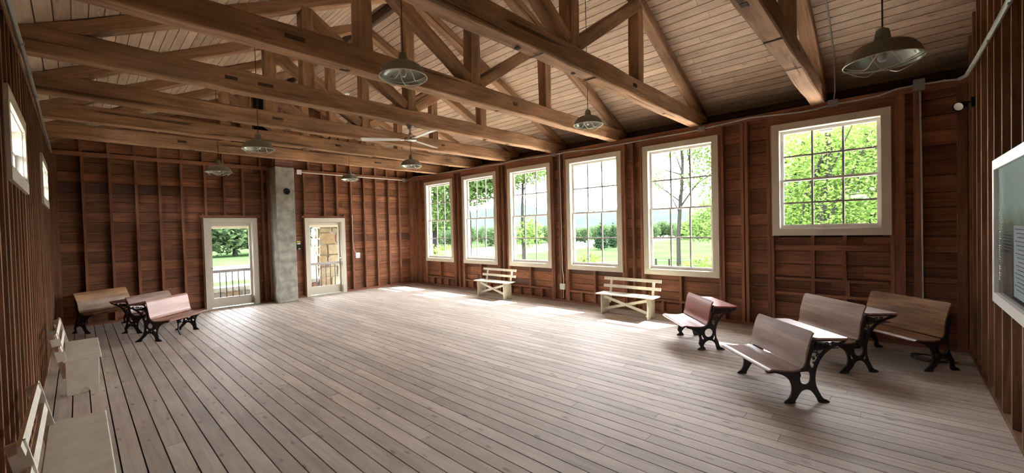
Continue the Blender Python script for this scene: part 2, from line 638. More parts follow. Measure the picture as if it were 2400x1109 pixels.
def wall_boards(parent, axis, t0, t1, z0, z1, openings, d, sgn, seed, gable=False, extra=()):
    """horizontal sheathing boards seen between the studs; d = inner face, sgn = direction into the wall"""
    r = random.Random(seed)
    z = z0
    ops = list(openings) + list(extra)
    while z < z1 - 0.04:
        h = r.choice((0.185, 0.195, 0.205, 0.215, 0.23))
        zz = min(z + h, z1)
        zm = (z + zz) / 2
        a, b = t0, t1
        if gable and zz > 3.7:
            # clip to the roof slopes
            b = min(t1, RIDGE_Y + (RIDGE_Z - zz) / SW)
            a = max(t0, RIDGE_Y - (RIDGE_Z - zz) / SL)
            if b - a < 0.15:
                break
        iv = [(a, b)]
        for o in ops:
            if o[2] < zz - .02 and o[3] > z + .02:
                nv = []
                for (p, q) in iv:
                    if o[1] <= p or o[0] >= q:
                        nv.append((p, q))
                    else:
                        if o[0] - p > .02:
                            nv.append((p, o[0]))
                        if q - o[1] > .02:
                            nv.append((o[1], q))
                iv = nv
        for (p, q) in iv:
            c = p
            while c < q - 1e-4:
                n = min(q, c + r.uniform(1.6, 3.6))
                if q - n < 0.6:
                    n = q
                dd = d + sgn * (0.011 + r.uniform(0, 0.004))
                if axis == 'x':
                    lum('wall_board', (c, dd, zm), (n - .002, dd, zm), 0.02, zz - z - .010, M_WALL, parent)
                else:
                    lum('wall_board', (dd, c, zm), (dd, n - .002, zm), 0.02, zz - z - .010, M_WALL, parent)
                c = n
        z = zz


SWD, SDP = 0.045, 0.095     # stud section


def vstud(parent, axis, tpos, d, sgn, z0, z1, mat, w=SWD, dp=SDP, lean=0.0, name='stud'):
    c = d + sgn * dp / 2
    if axis == 'x':
        lum(name, (tpos, c, z0), (tpos + lean, c, z1), w, dp, mat, parent, upv=(0, 1, 0))
    else:
        lum(name, (c, tpos, z0), (c, tpos + lean, z1), w, dp, mat, parent, upv=(1, 0, 0))


def hrail(parent, axis, a, b, z, d, sgn, mat, h=SWD, dp=SDP, name='blocking'):
    c = d + sgn * dp / 2
    if axis == 'x':
        lum(name, (a, c, z), (b, c, z), dp, h, mat, parent)
    else:
        lum(name, (c, a, z), (c, b, z), dp, h, mat, parent)


# window wall (y = 0)
w_open = [(a + CW - .02, b - CW + .02, z + CW - .02, ZT - CW + .02) for a, b, z in WIN]
wall_w = wall_backing('wall_window_side', 'x', -0.16, XR + .13, -.12, 3.62, w_open, DB + .024, DB + .06, 'long red-brown board wall with exposed studs and six tall windows')
wall_boards(wall_w, 'x', -0.1, XR + .1, 0.0, 3.56, w_open, DB, 1, 11)
cs = [0.36, 2.40, 4.27, 6.16, 8.03, 10.05, 10.12]
for c in cs:
    vstud(wall_w, 'x', c, 0, 1, .05, 3.47, M_STUD, lean=rnd.uniform(-.006, .006))
vstud(wall_w, 'x', 0.05, 0, 1, .05, 3.47, M_STUD, w=.09)
for i, (a, b, z) in enumerate(WIN):
    for s, tt in ((-1, a), (1, b)):
        vstud(wall_w, 'x', tt + s * 0.005, 0.001, 1, .05, 3.34, M_STUD)
        vstud(wall_w, 'x', tt + s * 0.056, 0.004, 1, .05, 3.47, M_STUD)
    hrail(wall_w, 'x', a - .05, b + .05, ZT + .09, .002, 1, M_STUD, h=.20, name='window_header')
    hrail(wall_w, 'x', a + .03, b - .03, z + .02, .004, 1, M_STUD, h=.045, name='window_sill_plate')
    m = (a + b) / 2
    if i < 5:
        hrail(wall_w, 'x', a + .03, b - .03, 0.275, .006, 1, M_STUD, h=.042)
        vstud(wall_w, 'x', m, .002, 1, .295, z, M_STUD)
        for q in (0.25, 0.5, 0.75):
            vstud(wall_w, 'x', a + (b - a) * q, .002, 1, .05, .255, M_STUD)
    else:
        hrail(wall_w, 'x', a + .03, b - .03, 1.34, .003, 1, M_STUD, h=.085)
        hrail(wall_w, 'x', a + .03, b - .03, .84, .006, 1, M_STUD, h=.042)
        hrail(wall_w, 'x', a + .03, b - .03, .60, .006, 1, M_STUD, h=.042)
        for q in (11.03, 11.42):
            vstud(wall_w, 'x', q, .004, 1, 1.385, z, M_STUD)
            vstud(wall_w, 'x', q, .004, 1, .86, 1.30, M_STUD, lean=-.015 if q > 11.2 else 0)
            vstud(wall_w, 'x', q + (.03 if q > 11.2 else 0), .004, 1, .62, .82, M_STUD)
            vstud(wall_w, 'x', q, .004, 1, .05, .58, M_STUD)
        vstud(wall_w, 'x', b + .11, .004, 1, .05, 3.47, M_STUD, w=.06)
vstud(wall_w, 'x', 12.2, .0, 1, .05, 3.47, M_STUD, w=.085)
vstud(wall_w, 'x', 12.61, .0, 1, .05, 3.47, M_STUD, w=.09)
hrail(wall_w, 'x', -0.1, XR + .1, 0.025, .0, 1, M_STUD, h=.05, name='sole_plate')
hrail(wall_w, 'x', -0.1, XR + .1, 3.515, .0, 1, M_STUD, h=.09, name='top_plate')
# eave closing boards above the plate
lum('eave_board', (X0, .30, 3.555), (X1, .30, 3.555), .42, .02, M_DARKB, wall_w)
lum('eave_board', (X0, .50, 3.68), (X1, .50, 3.68), .02, .24, M_DARKB, wall_w)
for xe in (X0 - .02, X1 + .0):
    MB().box((xe, .10, 3.4), (xe + .03, .56, 4.1)).build('eave_end', M_DARKB, wall_w)
# unseen strip added off the roof edge to split the sun patches
g = MB()
gy0, gy1 = 1.50, 1.61
gz = 3.53
g.add([(X0 - .3, gy0, gz), (X1 + .3, gy0, gz), (X1 + .3, gy0, gz - .06), (X0 - .3, gy0, gz - .06), (X0 - .3, gy1, gz), (X1 + .3, gy1, gz), (X1 + .3, gy1, gz - .06), (X0 - .3, gy1, gz - .06)],
      [(0, 1, 2, 3), (4, 7, 6, 5), (3, 2, 6, 7), (0, 3, 7, 4), (1, 5, 6, 2)])
go = g.build('roof_gutter', M_GALV)
tag(go, 'grey metal gutter hung along the roof edge outside the windows', 'gutter', kind='structure')
for k in range(9):
    MB().box((k * 1.6, 1.30, gz - .03), (k * 1.6 + .02, 1.52, gz - .01)).build('bracket', M_GALV, go)

# far wall with the doors (x = 0)
d_open = [(a + CW - .01, b - CW + .01, -.12, 2.2 - CW + .01) for a, b in DOOR]
wall_d = wall_backing('wall_far', 'y', YL - .13, 0.13, -.12, 3.62, d_open, -DB - .06, -DB - .024, 'red-brown board end wall with studs, two glass doors and a gable', gable=True)
VENT = (-4.62, -4.16, 4.38, 5.42)
wall_boards(wall_d, 'y', YL - .1, 0.1, 0.0, 5.75, d_open, -DB, -1, 23, gable=True, extra=(VENT,))
MB().box((-DB - .022, VENT[0], VENT[2]), (-DB - .015, VENT[1], VENT[3])).build('gable_opening', M_BLACK, wall_d)  # flat black sheet paints the dark depth of the opening
for yy in (-7.73, -7.33, -6.935, -6.545, -6.15, -4.515, -2.13, -1.725, -1.32, -0.9, -0.505):
    vstud(wall_d, 'y', yy, 0, -1, .05, 3.45, M_STUD, lean=rnd.uniform(-.012, .012))
vstud(wall_d, 'y', -8.13, 0, -1, .05, 3.45, M_STUD, w=.09)
vstud(wall_d, 'y', -0.05, 0, -1, .05, 3.45, M_STUD, w=.10)
vstud(wall_d, 'y', -3.84, 0, -1, .05, 3.45, M_STUD)
vstud(wall_d, 'y', -4.38, 0, -1, .05, 3.45, M_STUD)
for a, b in DOOR:
    vstud(wall_d, 'y', a - .005, .001, -1, .05, 2.3, M_STUD)
    vstud(wall_d, 'y', b + .005, .001, -1, .05, 2.3, M_STUD)
    hrail(wall_d, 'y', a - .07, b + .07, 2.235, .0, -1, M_STUD, h=.06, name='door_header')
for yy in (-5.72, -5.34, -4.945, -3.48, -2.935, -2.565):
    vstud(wall_d, 'y', yy, .0, -1, 2.265, 3.45, M_STUD)
hrail(wall_d, 'y', YL, DOOR[0][0] + .09, .025, 0, -1, M_STUD, h=.05, name='sole_plate')
hrail(wall_d, 'y', DOOR[0][1] - .09, DOOR[1][0] + .09, .025, 0, -1, M_STUD, h=.05, name='sole_plate')
hrail(wall_d, 'y', DOOR[1][1] - .09, 0, .025, 0, -1, M_STUD, h=.05, name='sole_plate')
hrail(wall_d, 'y', YL, 0, 3.492, .01, -1, M_STUD, h=.085, dp=.11, name='top_plate')
for k in range(20):
    yy = -7.75 + .4 * k
    zt = ceil_z(yy) - .03
    if VENT[0] - .03 < yy < VENT[1] + .03:
        vstud(wall_d, 'y', yy, 0, -1, 3.535, VENT[2], M_STUD)
        continue
    vstud(wall_d, 'y', yy, 0, -1, 3.535, zt, M_STUD)
lum('gable_rafter', (-.05, 0.3, ceil_z(.3) - .08), (-.05, RIDGE_Y, RIDGE_Z - .08), .09, .13, M_TIMB, wall_d)
lum('gable_rafter', (-.05, YL - .2, ceil_z(YL - .2) - .08), (-.05, RIDGE_Y, RIDGE_Z - .08), .09, .13, M_TIMB, wall_d)

# left wall (y = YL)
l_open = [(a + CW - .02, b - CW + .02, z0 + CW - .02, z1 - CW + .02) for a, b, z0, z1 in LWIN]
wall_l = wall_backing('wall_left', 'x', -0.16, XR + .13, -.12, 3.62, l_open, YL - DB - .06, YL - DB - .024, 'brown stud wall with two small high windows beside the benches')
wall_boards(wall_l, 'x', -0.1, XR + .1, 0.0, 3.56, l_open, YL - DB, -1, 31)
k = 0
xx = 0.18
while xx < XR:
    hit = [w for w in LWIN if w[0] - .03 < xx < w[1] + .03]
    if hit:
        vstud(wall_l, 'x', xx, YL, -1, .05, hit[0][2] + .02, M_STUDL)
        vstud(wall_l, 'x', xx, YL, -1, hit[0][3] - .02, 3.47, M_STUDL)
    else:
        vstud(wall_l, 'x', xx, YL, -1, .05, 3.47, M_STUDL, lean=rnd.uniform(-.008, .008))
    xx += 0.28
for a, b, z0, z1 in LWIN:
    for q in (a - .01, b + .01):
        vstud(wall_l, 'x', q, YL - .001, -1, .05, 3.47, M_STUDL)
hrail(wall_l, 'x', -.1, XR + .1, .025, YL, -1, M_STUDL, h=.05, name='sole_plate')
hrail(wall_l, 'x', -.1, XR + .1, 3.515, YL, -1, M_STUDL, h=.09, name='top_plate')
lum('eave_board', (X0, YL - .30, 3.555), (X1, YL - .30, 3.555), .42, .02, M_DARKB, wall_l)
lum('eave_board', (X0, YL - .50, 3.62), (X1, YL - .50, 3.62), .02, .16, M_DARKB, wall_l)

for xe in (X0 - .02, X1 + .0):
    MB().box((xe, YL - .56, 3.4), (xe + .03, YL - .10, 4.0)).build('eave_end', M_DARKB, wall_l)

# right wall (x = XR)
wall_r = wall_backing('wall_right', 'y', YL - .13, 0.13, -.12, 3.62, [], XR + DB + .024, XR + DB + .06, 'dark brown stud wall behind the framed panel', gable=True)
wall_boards(wall_r, 'y', YL - .1, 0.1, 0.0, 5.75, [], XR + DB, 1, 41, gable=True)
yy = -0.06
for s in (-0.06, -0.42, -0.76, -1.11, -1.55, -1.92, -2.32, -2.73, -3.13, -3.54, -3.95, -4.35, -4.76, -5.17, -5.57, -5.98, -6.39, -6.8, -7.2, -7.6, -8.0):
    vstud(wall_r, 'y', s, XR, 1, .05, ceil_z(s) - .03, M_STUDL, lean=rnd.uniform(-.01, .01))
hrail(wall_r, 'y', YL, 0, .025, XR, 1, M_STUDL, h=.05, name='sole_plate')


# ------------------------------------------------------------------ windows
def make_window(n, w, zb, zt, loc, rz, label, meet=None, rows_=2, cols=3):
    """local X along the wall, local Y towards the outside; origin at floor height under the middle of the window"""
    e = empty('window_%d' % n, loc, rz)
    tag(e, label, 'window', kind='structure')
    h = w / 2
    # casing: four flat boards on the stud faces
    lum('casing_board', (-h, -.011, zb), (-h, -.011, zt), .022, CW * 2, M_CREAM, e, upv=(1, 0, 0)) if False else None
    MB().box((-h, -.022, zb + CW), (-h + CW, 0, zt - CW)).build('casing_board', M_CREAM, e)
    MB().box((h - CW, -.022, zb + CW), (h, 0, zt - CW)).build('casing_board', M_CREAM, e)
    MB().box((-h, -.024, zt - CW), (h, 0, zt)).build('casing_board', M_CREAM, e)
    MB().box((-h, -.024, zb), (h, 0, zb + CW)).build('casing_board', M_CREAM, e)
    a, b, c, d = -h + CW - .012, h - CW + .012, zb + CW - .012, zt - CW + .012
    j = .018
    mb = MB()
    mb.box((a, 0, c), (a + j, .165, d)).box((b - j, 0, c), (b, .165, d)).box((a + j, 0, d - j), (b - j, .165, d)).box((a + j, 0, c), (b - j, .20, c + j + .006))
    mb.build('jamb', M_SASH, e)
    a, b, c, d = a + j, b - j, c + j + .006, d - j
    if meet is None:
        meet = (c + d) / 2
    s = .042
    for (z0, z1, y0, nm) in ((c, meet + .018, .045, 'lower'), (meet - .018, d, .085, 'upper')):
        y1 = y0 + .035
        st = MB()
        st.box((a, y0, z0), (a + s, y1, z1)).box((b - s, y0, z0), (b, y1, z1))
        st.box((a + s, y0, z0), (b - s, y1, z0 + (.055 if nm == 'lower' else .036))).box((a + s, y0, z1 - (.036 if nm == 'lower' else .045)), (b - s, y1, z1))
        so = st.build('sash', M_SASH, e)
        ga, gb = a + s, b - s
        gc, gd = z0 + (.055 if nm == 'lower' else .036), z1 - (.036 if nm == 'lower' else .045)
        mu = .028
        for k in range(1, cols):
            xm = ga + (gb - ga) * k / cols
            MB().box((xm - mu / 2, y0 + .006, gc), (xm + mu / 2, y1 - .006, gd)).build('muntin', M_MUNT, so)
        for k in range(1, rows_):
            zm = gc + (gd - gc) * k / rows_
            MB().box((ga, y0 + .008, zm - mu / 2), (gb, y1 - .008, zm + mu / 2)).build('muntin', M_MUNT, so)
        pm = None
        for p in range(cols):
            for q in range(rows_):
                x0_, x1_ = ga + (gb - ga) * p / cols + mu / 2 - .002, ga + (gb - ga) * (p + 1) / cols - mu / 2 + .002
                z0_, z1_ = gc + (gd - gc) * q / rows_ + mu / 2 - .002, gc + (gd - gc) * (q + 1) / rows_ - mu / 2 + .002
                if pm is None:
                    pm = MB().box((0, -.0015, 0), (x1_ - x0_, .0015, z1_ - z0_)).mesh('pane')
                link('pane', pm, M_GLASS, so, Matrix.Translation((x0_, (y0 + y1) / 2, z0_)))
    if zt - zb > 1.0:
        MB().box((-.02, .03, meet + .01), (.02, .048, meet + .03)).build('sash_lock', M_GREYB, e)
    return e


wl = ['tall white sash window nearest the far corner', 'tall white sash window second from the far corner, left of the farther bench',
      'tall white sash window right of the farther white bench', 'tall white sash window with open sky and a field, fourth from the far corner',
      'tall white sash window behind the red school desk, with a bare tree trunk outside', 'shorter white sash window full of green leaves, nearest the dark corner']
for i, (a, b, z) in enumerate(WIN):
    make_window(i + 1, b - a, z, ZT, ((a + b) / 2, 0, 0), 0, wl[i], meet=2.075 if i < 5 else 2.42)
    portal(((a + b) / 2, .30, (z + ZT) / 2), (0, -1, 0), b - a - .1, ZT - z - .1)
for i, (a, b, z0, z1) in enumerate(LWIN):
    make_window(7 + i, b - a, z0, z1, ((a + b) / 2, YL, 0), math.pi, ('larger looking small high window on the left wall, nearer the camera', 'small high window on the left wall, nearer the far wall', 'small high window on the left wall close beside the camera')[i], rows_=1, cols=2)
    portal(((a + b) / 2, YL - .30, (z0 + z1) / 2), (0, 1, 0), b - a - .1, z1 - z0 - .1)


# ------------------------------------------------------------------ glass doors
def make_door(n, y0, y1, label):
    e = empty('door_%d' % n, (0, 0, 0), 0)
    tag(e, label, 'door', kind='structure')
    zt = 2.2
    MB().box((0, y0, 0), (.022, y0 + CW, zt - CW)).build('casing_board', M_CREAM, e)
    MB().box((0, y1 - CW, 0), (.022, y1, zt - CW)).build('casing_board', M_CREAM, e)
    MB().box((0, y0, zt - CW), (.024, y1, zt)).build('casing_board', M_CREAM, e)
    a, b, d = y0 + CW - .01, y1 - CW + .01, zt - CW + .01
    MB().box((-.17, a, 0), (0, a + .02, d)).box((-.17, b - .02, 0), (0, b, d)).box((-.17, a + .02, d - .02), (0, b - .02, d)).build('jamb', M_CREAM, e)
    MB().box((-.20, a, -.02), (.01, b, .012)).build('threshold', M_GALV, e)
    a, b, d = a + .022, b - .022, d - .022
    x0, x1 = -.125, -.085
    s = .052
    zc0, zc1, zp = .86, .93, .25
    st = MB()
    st.box((x0, a, .02), (x1, a + s, d)).box((x0, b - s, .02), (x1, b, d)).box((x0, a + s, d - .08), (x1, b - s, d))
    lf = st.build('door_leaf', M_CREAM, e)
    MB().box((x0 + .005, a + s, .02), (x1 - .005, b - s, zp)).build('kick_panel', M_CREAM, lf)
    MB().box((x0 - .005, a + s, zc0), (x1 + .008, b - s, zc1)).build('cross_rail', plain('grey_rail_paint', (.40, .39, .37), .5) if n == 1 else bpy.data.materials['grey_rail_paint'], lf)
    for k in range(5):
        yk = a + s + (b - a - 2 * s) * (k + 1) / 6
        MB().box((x1 - .014, yk - .009, zp), (x1 + .004, yk + .009, zc0)).build('bar', M_IRON, lf)
    MB().box(((x0 + x1) / 2 - .002, a + s - .004, zc1 - .004), ((x0 + x1) / 2 + .002, b - s + .004, d - .076)).build('pane', M_GLASS, lf)
    MB().box(((x0 + x1) / 2 - .002, a + s - .004, zp - .004), ((x0 + x1) / 2 + .002, b - s + .004, zc0 + .004)).build('pane', M_GLASS, lf)
    if n == 2:
        k = MB().lathe([(0.0001, 0), (.012, 0), (.012, .03), (.026, .035), (.03, .05), (.022, .065), (.0001, .068)], 14)
        k.build('door_knob', M_CHROME, lf, smooth=True, M=Matrix.Translation((x1, b - s / 2, 1.02)) @ Matrix.Rotation(math.pi / 2, 4, 'Y'))
    else:
        MB().box((x1, a + .02, .97), (x1 + .04, a + .045, 1.0)).box((x1 + .02, a + .02, .98), (x1 + .035, a + .11, .995)).build('door_handle', M_GREYB, lf)
    portal((-.30, (y0 + y1) / 2, 1.15), (1, 0, 0), y1 - y0 - .2, 1.9)


make_door(1, *DOOR[0], 'cream glass door left of the concrete chimney')
make_door(2, *DOOR[1], 'cream glass door right of the concrete chimney, with a round knob')

# ------------------------------------------------------------------ roof trusses
TX = [1.50, 3.05, 4.52, 6.10, 7.71, 9.38, 11.20]
TW, TH = .18, .25
ordn = ['nearest the far wall', 'second from the far wall', 'third from the far wall', 'carrying the ceiling fan', 'behind the big hanging lamp, third from the camera',
        'second from the camera', 'nearest the camera and the dark right wall']
for i, x in enumerate(TX):
    e = empty('roof_truss', (x - TW / 2, 0, 3.55))
    tag(e, 'rough-hewn brown timber roof truss ' + ordn[i], 'truss', 'timber roof trusses')
    sdn = 100 + i * 20
    rz = lambda y_: ceil_z(y_) - 3.55 - .012
    timber('tie_beam', (0, .44, TH / 2), (0, YL - .40, TH / 2), TW, TH, M_TIMB, e, seed=sdn, wob=.007)
    rd = .15
    cw_ = rd / 2 * math.sqrt(1 + SW * SW)
    cl_ = rd / 2 * math.sqrt(1 + SL * SL)
    timber('rafter', (0, .40, rz(.40) - cw_), (0, RIDGE_Y + .02, rz(RIDGE_Y) - cw_), .17, rd, M_TIMB, e, seed=sdn + 1)
    timber('rafter', (0, YL - .36, rz(YL - .36) - cl_), (0, RIDGE_Y - .02, rz(RIDGE_Y) - cl_), .17, rd, M_TIMB, e, seed=sdn + 2)
    KY, QR, QL = -3.94, -2.30, -5.58
    timber('king_post', (0, KY, TH - .01), (0, KY, rz(KY) - .2), .17, .17, M_TIMB, e, upv=(0, 1, 0), seed=sdn + 3)
    timber('queen_post', (0, QR, TH - .01), (0, QR, rz(QR) - .14), .16, .17, M_TIMB, e, upv=(0, 1, 0), seed=sdn + 4)
    timber('queen_post', (0, QL, TH - .01), (0, QL, rz(QL) - .14), .16, .17, M_TIMB, e, upv=(0, 1, 0), seed=sdn + 5)
    timber('strut', (0, KY + .09, TH + .05), (0, QR - .02, rz(QR) - .20), .15, .16, M_TIMB, e, upv=(0, -1, 1), seed=sdn + 6)
    timber('strut', (0, KY - .09, TH + .05), (0, QL + .02, rz(QL) - .20), .15, .16, M_TIMB, e, upv=(0, 1, 1), seed=sdn + 7)
    # dark blocks on the tie paint the shade inside old mortises and housings
    r = random.Random(sdn)
    for k in range(2):
        yk = r.uniform(-7.4, -.6)
        MB().box((TW / 2 + .004, yk, TH * .45), (TW / 2 + .0095, yk + r.uniform(.07, .24), TH * .45 + .042)).build('mortise', M_DARKB, e)
    for k in range(3):
        yk = r.uniform(-6.5, -.5)
        MB().box((-.045, yk, -.0095), (-.045 + r.uniform(.03, .08), yk + r.uniform(.04, .09), -.004)).build('mortise', M_DARKB, e)
    if i in (5, 6):
        for yk in ((-3.1, -2.05) if i == 6 else (-4.55, -3.55)):
            MB().box((-TW / 2 + .01, yk, -.010), (TW / 2 - .005, yk + .022, -.004)).build('housing_cut', M_DARKB, e)

# ------------------------------------------------------------------ chimney
ch = MB().box((-.06, -4.345, 0), (.47, -3.895, 3.50)).build('chimney', M_CONC)
bv = ch.modifiers.new('b', 'BEVEL')
bv.width, bv.segments = .012, 2
tag(ch, 'grey concrete chimney pillar with a round flue hole, between the glass doors', 'chimney')
MB().lathe([(.085, -.03), (.085, .004), (.112, .006), (.118, -.01)], 28).build('flue_ring', M_CONC, ch, smooth=True, M=Matrix.Translation((.472, -4.09, 2.875)) @ Matrix.Rotation(math.pi / 2, 4, 'Y'))
MB().lathe([(.0001, .005), (.086, .005)], 28).build('flue_hole', M_BLACK, ch, M=Matrix.Translation((.469, -4.09, 2.875)) @ Matrix.Rotation(math.pi / 2, 4, 'Y'))
bx0, bx1, by0, by1 = .0, .43, -4.33, -3.90
MB().box((bx0 + .008, by0 + .008, 3.5), (bx1 - .008, by1 - .008, RIDGE_Z + .1)).build('mortar_core', M_MORT, ch)
bh, bl, bw = .066, .205, .10
z = 3.505
row = 0
bmesh_cache = {}
while z < RIDGE_Z - .1:
    def brick(c, sx, sy):
        key = (round(sx, 3), round(sy, 3))
        if key not in bmesh_cache:
            bmesh_cache[key] = MB().box((-sx / 2, -sy / 2, -bh / 2 + .005), (sx / 2, sy / 2, bh / 2 - .005)).mesh('brick')
        link('brick', bmesh_cache[key], M_BRICK, ch, Matrix.Translation((c[0] + rnd.uniform(-.003, .003), c[1] + rnd.uniform(-.003, .003), c[2])))
    zc = z + bh / 2
    if row % 2 == 0:
        brick((bx1 - bw / 2, by0 + .105, zc), bw, .20)
        brick((bx1 - bw / 2, by1 - .105, zc), bw, .20)
        brick(((bx0 + bx1) / 2 - .06, by0 + bw / 2, zc), .20, bw)
        brick(((bx0 + bx1) / 2 - .06, by1 - bw / 2, zc), .20, bw)
    else:
        brick((bx1 - .10, by0 + bw / 2, zc), .20, bw)
        brick((bx1 - .10, by1 - bw / 2, zc), .20, bw)
        brick((bx1 - bw / 2, (by0 + by1) / 2, zc), bw, .20)
        brick((bx0 + .10, by0 + bw / 2, zc), .18, bw)
        brick((bx0 + .10, by1 - bw / 2, zc), .18, bw)
    z += bh + .004
    row += 1


# ------------------------------------------------------------------ conduits, boxes, switches
def conduit(name, pts, r, mat, label, clips=(), boxes=(), boxmat=M_GREYB):
    o = MB().tube(pts, r, 8).build(name, mat, smooth=True)
    tag(o, label, 'conduit')
    for c in clips:
        MB().tube([V(c) + V((-.012, 0, 0)), V(c) + V((.012, 0, 0))], r * 1.5, 8).build('clip', mat, o)
    for (c, s) in boxes:
        MB().box(V(c) - V(s) / 2, V(c) + V(s) / 2).build('junction_box', boxmat, o)
    return o


cp = [(0.13, 3.585), (1.0, 3.55), (2.2, 3.53), (3.4, 3.52), (4.3, 3.50), (4.67, 3.525), (5.4, 3.51), (6.1, 3.49), (6.4, 3.505), (7.2, 3.46), (8.22, 3.465), (9.1, 3.465), (9.35, 3.47), (9.6, 3.49), (10.2, 3.525), (10.9, 3.47), (11.1, 3.475),
      (11.28, 3.50), (11.6, 3.50), (11.81, 3.507), (11.99, 3.555), (12.2, 3.56), (12.45, 3.55), (12.58, 3.53)]
conduit('conduit', [(a, -.016, b) for a, b in cp], .0115, M_GALV, 'grey electrical conduit running along the top of the window wall',
        clips=[(a, -.016, b) for a, b in cp[1:-1:3]],
        boxes=[((11.30, -.03, 3.515), (.12, .05, .10)), ((12.215, -.03, 3.55), (.115, .055, .15)), ((9.42, -.03, 3.475), (.12, .045, .085)), ((6.07, -.025, 3.49), (.10, .04, .07))])
conduit('conduit', [(12.225, -.012, 3.47), (12.235, -.012, 2.6), (12.24, -.012, 1.4), (12.245, -.012, .3)], .010, M_GALV, 'thin conduit dropping down the dark corner post right of the short window')
cr = conduit('conduit', [(12.58, -.05, 3.53), (12.62, -.3, 3.50), (12.63, -1.2, 3.47), (12.63, -2.2, 3.43), (12.63, -3.4, 3.40), (12.63, -5.2, 3.38), (12.63, -8.0, 3.36)], .022, M_GALV, 'thick galvanised conduit running along the top of the right wall',
             clips=[(12.63, -.9, 3.48), (12.63, -1.9, 3.44), (12.63, -2.9, 3.415)])
conduit('conduit', [(11.31, -.03, 3.56), (11.33, -.1, 3.66), (11.35, -.35, 4.06), (11.35, -.8, 4.36), (11.35, -1.6, 4.73), (11.35, -2.4, 5.09), (11.35, -3.7, 5.68)], .009, M_GREYB, 'thin conduit climbing the sloping ceiling beside the nearest truss')
conduit('conduit', [(6.215, -.014, 3.49), (6.22, -.014, 2.4), (6.225, -.014, 1.2), (6.225, -.014, .75), (6.25, -.014, .6), (6.25, -.014, .44)], .008, M_PLAST, 'thin white cable dropping between the third and fourth windows to an outlet')
conduit('conduit', [(0.2, YL + .03, 3.46), (1.5, YL + .035, 3.45), (3.0, YL + .03, 3.45), (4.6, YL + .04, 3.45), (6.2, YL + .045, 3.44), (7.2, YL + .04, 3.45), (9.0, YL + .04, 3.45), (12.4, YL + .04, 3.45)], .017, M_GALV,
        'grey conduit running along the top of the left wall', clips=[(1.5, YL + .035, 3.45), (3.0, YL + .03, 3.45), (4.7, YL + .04, 3.45), (5.7, YL + .043, 3.445), (6.6, YL + .043, 3.445)])
conduit('conduit', [(.035, -3.62, 3.46), (.035, -2.0, 3.455), (.035, -.35, 3.455)], .013, M_PLAST, 'white conduit along the top of the far wall, right of the chimney',
        boxes=[((.04, -3.62, 3.46), (.05, .12, .12)), ((.04, -2.10, 3.47), (.05, .10, .10))], boxmat=M_PLAST)
conduit('conduit', [(.035, -.35, 3.455), (.035, -.2, 3.47), (.03, -.02, 3.56), (.13, -.016, 3.585)], .012, M_GREYB, 'grey bent conduit in the corner of the far wall and window wall', boxes=[((.04, -.35, 3.455), (.05, .09, .10))])
conduit('conduit', [(.012, -2.14, 2.3), (.014, -2.14, 1.5), (.016, -2.13, 1.3), (.02, -2.06, 1.12)], .007, M_PLAST, 'thin white cable running down the stud right of the second door')

ob = MB().box((6.165, -.05, .30), (6.30, 0, .43)).build('outlet_box', M_PLAST)
tag(ob, 'grey-white outlet box low on the window wall between the benches', 'outlet')
MB().box((6.18, -.058, .315), (6.285, -.05, .415)).build('cover', M_GALV, ob)
MB().tube([(6.25, -.03, .30), (6.245, -.025, .2), (6.23, -.02, .08)], .006, 6).build('cable', M_PLAST, ob)
sb = MB().box((.0, -2.08, .99), (.05, -1.95, 1.15)).build('switch_box', M_PLAST)
tag(sb, 'white metal switch box on the far wall right of the second door', 'switch box')
MB().box((.05, -2.07, 1.0), (.056, -1.96, 1.14)).build('cover', M_GALV, sb)
MB().box((.056, -2.02, 1.06), (.068, -2.008, 1.09)).build('toggle', M_PLAST, sb)
sg = MB().box((-.02, -3.73, 1.33), (.012, -3.62, 1.58)).build('light_switch', M_BLACK)
tag(sg, 'dark switch plate with yellow and white stickers beside the chimney', 'switch')
MB().box((.012, -3.73, 1.53), (.015, -3.63, 1.57)).build('sticker', plain('yellow_label', (.62, .50, .10), .5), sg)
MB().box((.012, -3.72, 1.48), (.015, -3.635, 1.515)).build('sticker', M_PLAST, sg)
MB().box((.012, -3.69, 1.345), (.016, -3.64, 1.365)).build('sticker', M_PLAST, sg)
zc_ = ceil_z(-2.66) - .032
conduit('conduit', [(8.74, -2.66, zc_), (9.6, -2.66, zc_), (10.6, -2.66, zc_)], .011, M_PLAST, 'short white conduit on the ceiling boards beside a lamp canopy')
# junction box low on the left wall
jb = MB().box((3.0, YL - .01, .30), (3.1, YL + .06, .44)).build('outlet_box', M_GREYB)
tag(jb, 'grey outlet box low on the left wall behind the farther bench', 'outlet')
MB().box((3.1, YL, .31), (3.106, YL + .05, .43)).build('cover', M_GALV, jb)

# spot light high in the dark corner
sp = empty('spotlight', (12.54, -.62, 3.08))
tag(sp, 'small black wall spotlight high in the dark right corner', 'spotlight')
q = V((-.55, -.75, -.35)).to_track_quat('Z', 'Y').to_matrix().to_4x4()
MB().lathe([(.0001, -.09), (.03, -.085), (.045, -.05), (.052, .02), (.056, .03), (.05, .03), (.046, .01), (.0001, .01)], 18).build('housing', M_BLACK, sp, smooth=True, M=q)
MB().lathe([(.0001, .018), (.046, .018)], 18).build('lens', M_PLAST, sp, M=q)
MB().tube([(.12, .02, .03), (.06, .02, .04), (.02, .0, .0)], .009, 6).build('arm', M_BLACK, sp)
MB().box((.09, -.03, -.03), (.12, .06, .08)).build('mount', M_BLACK, sp)


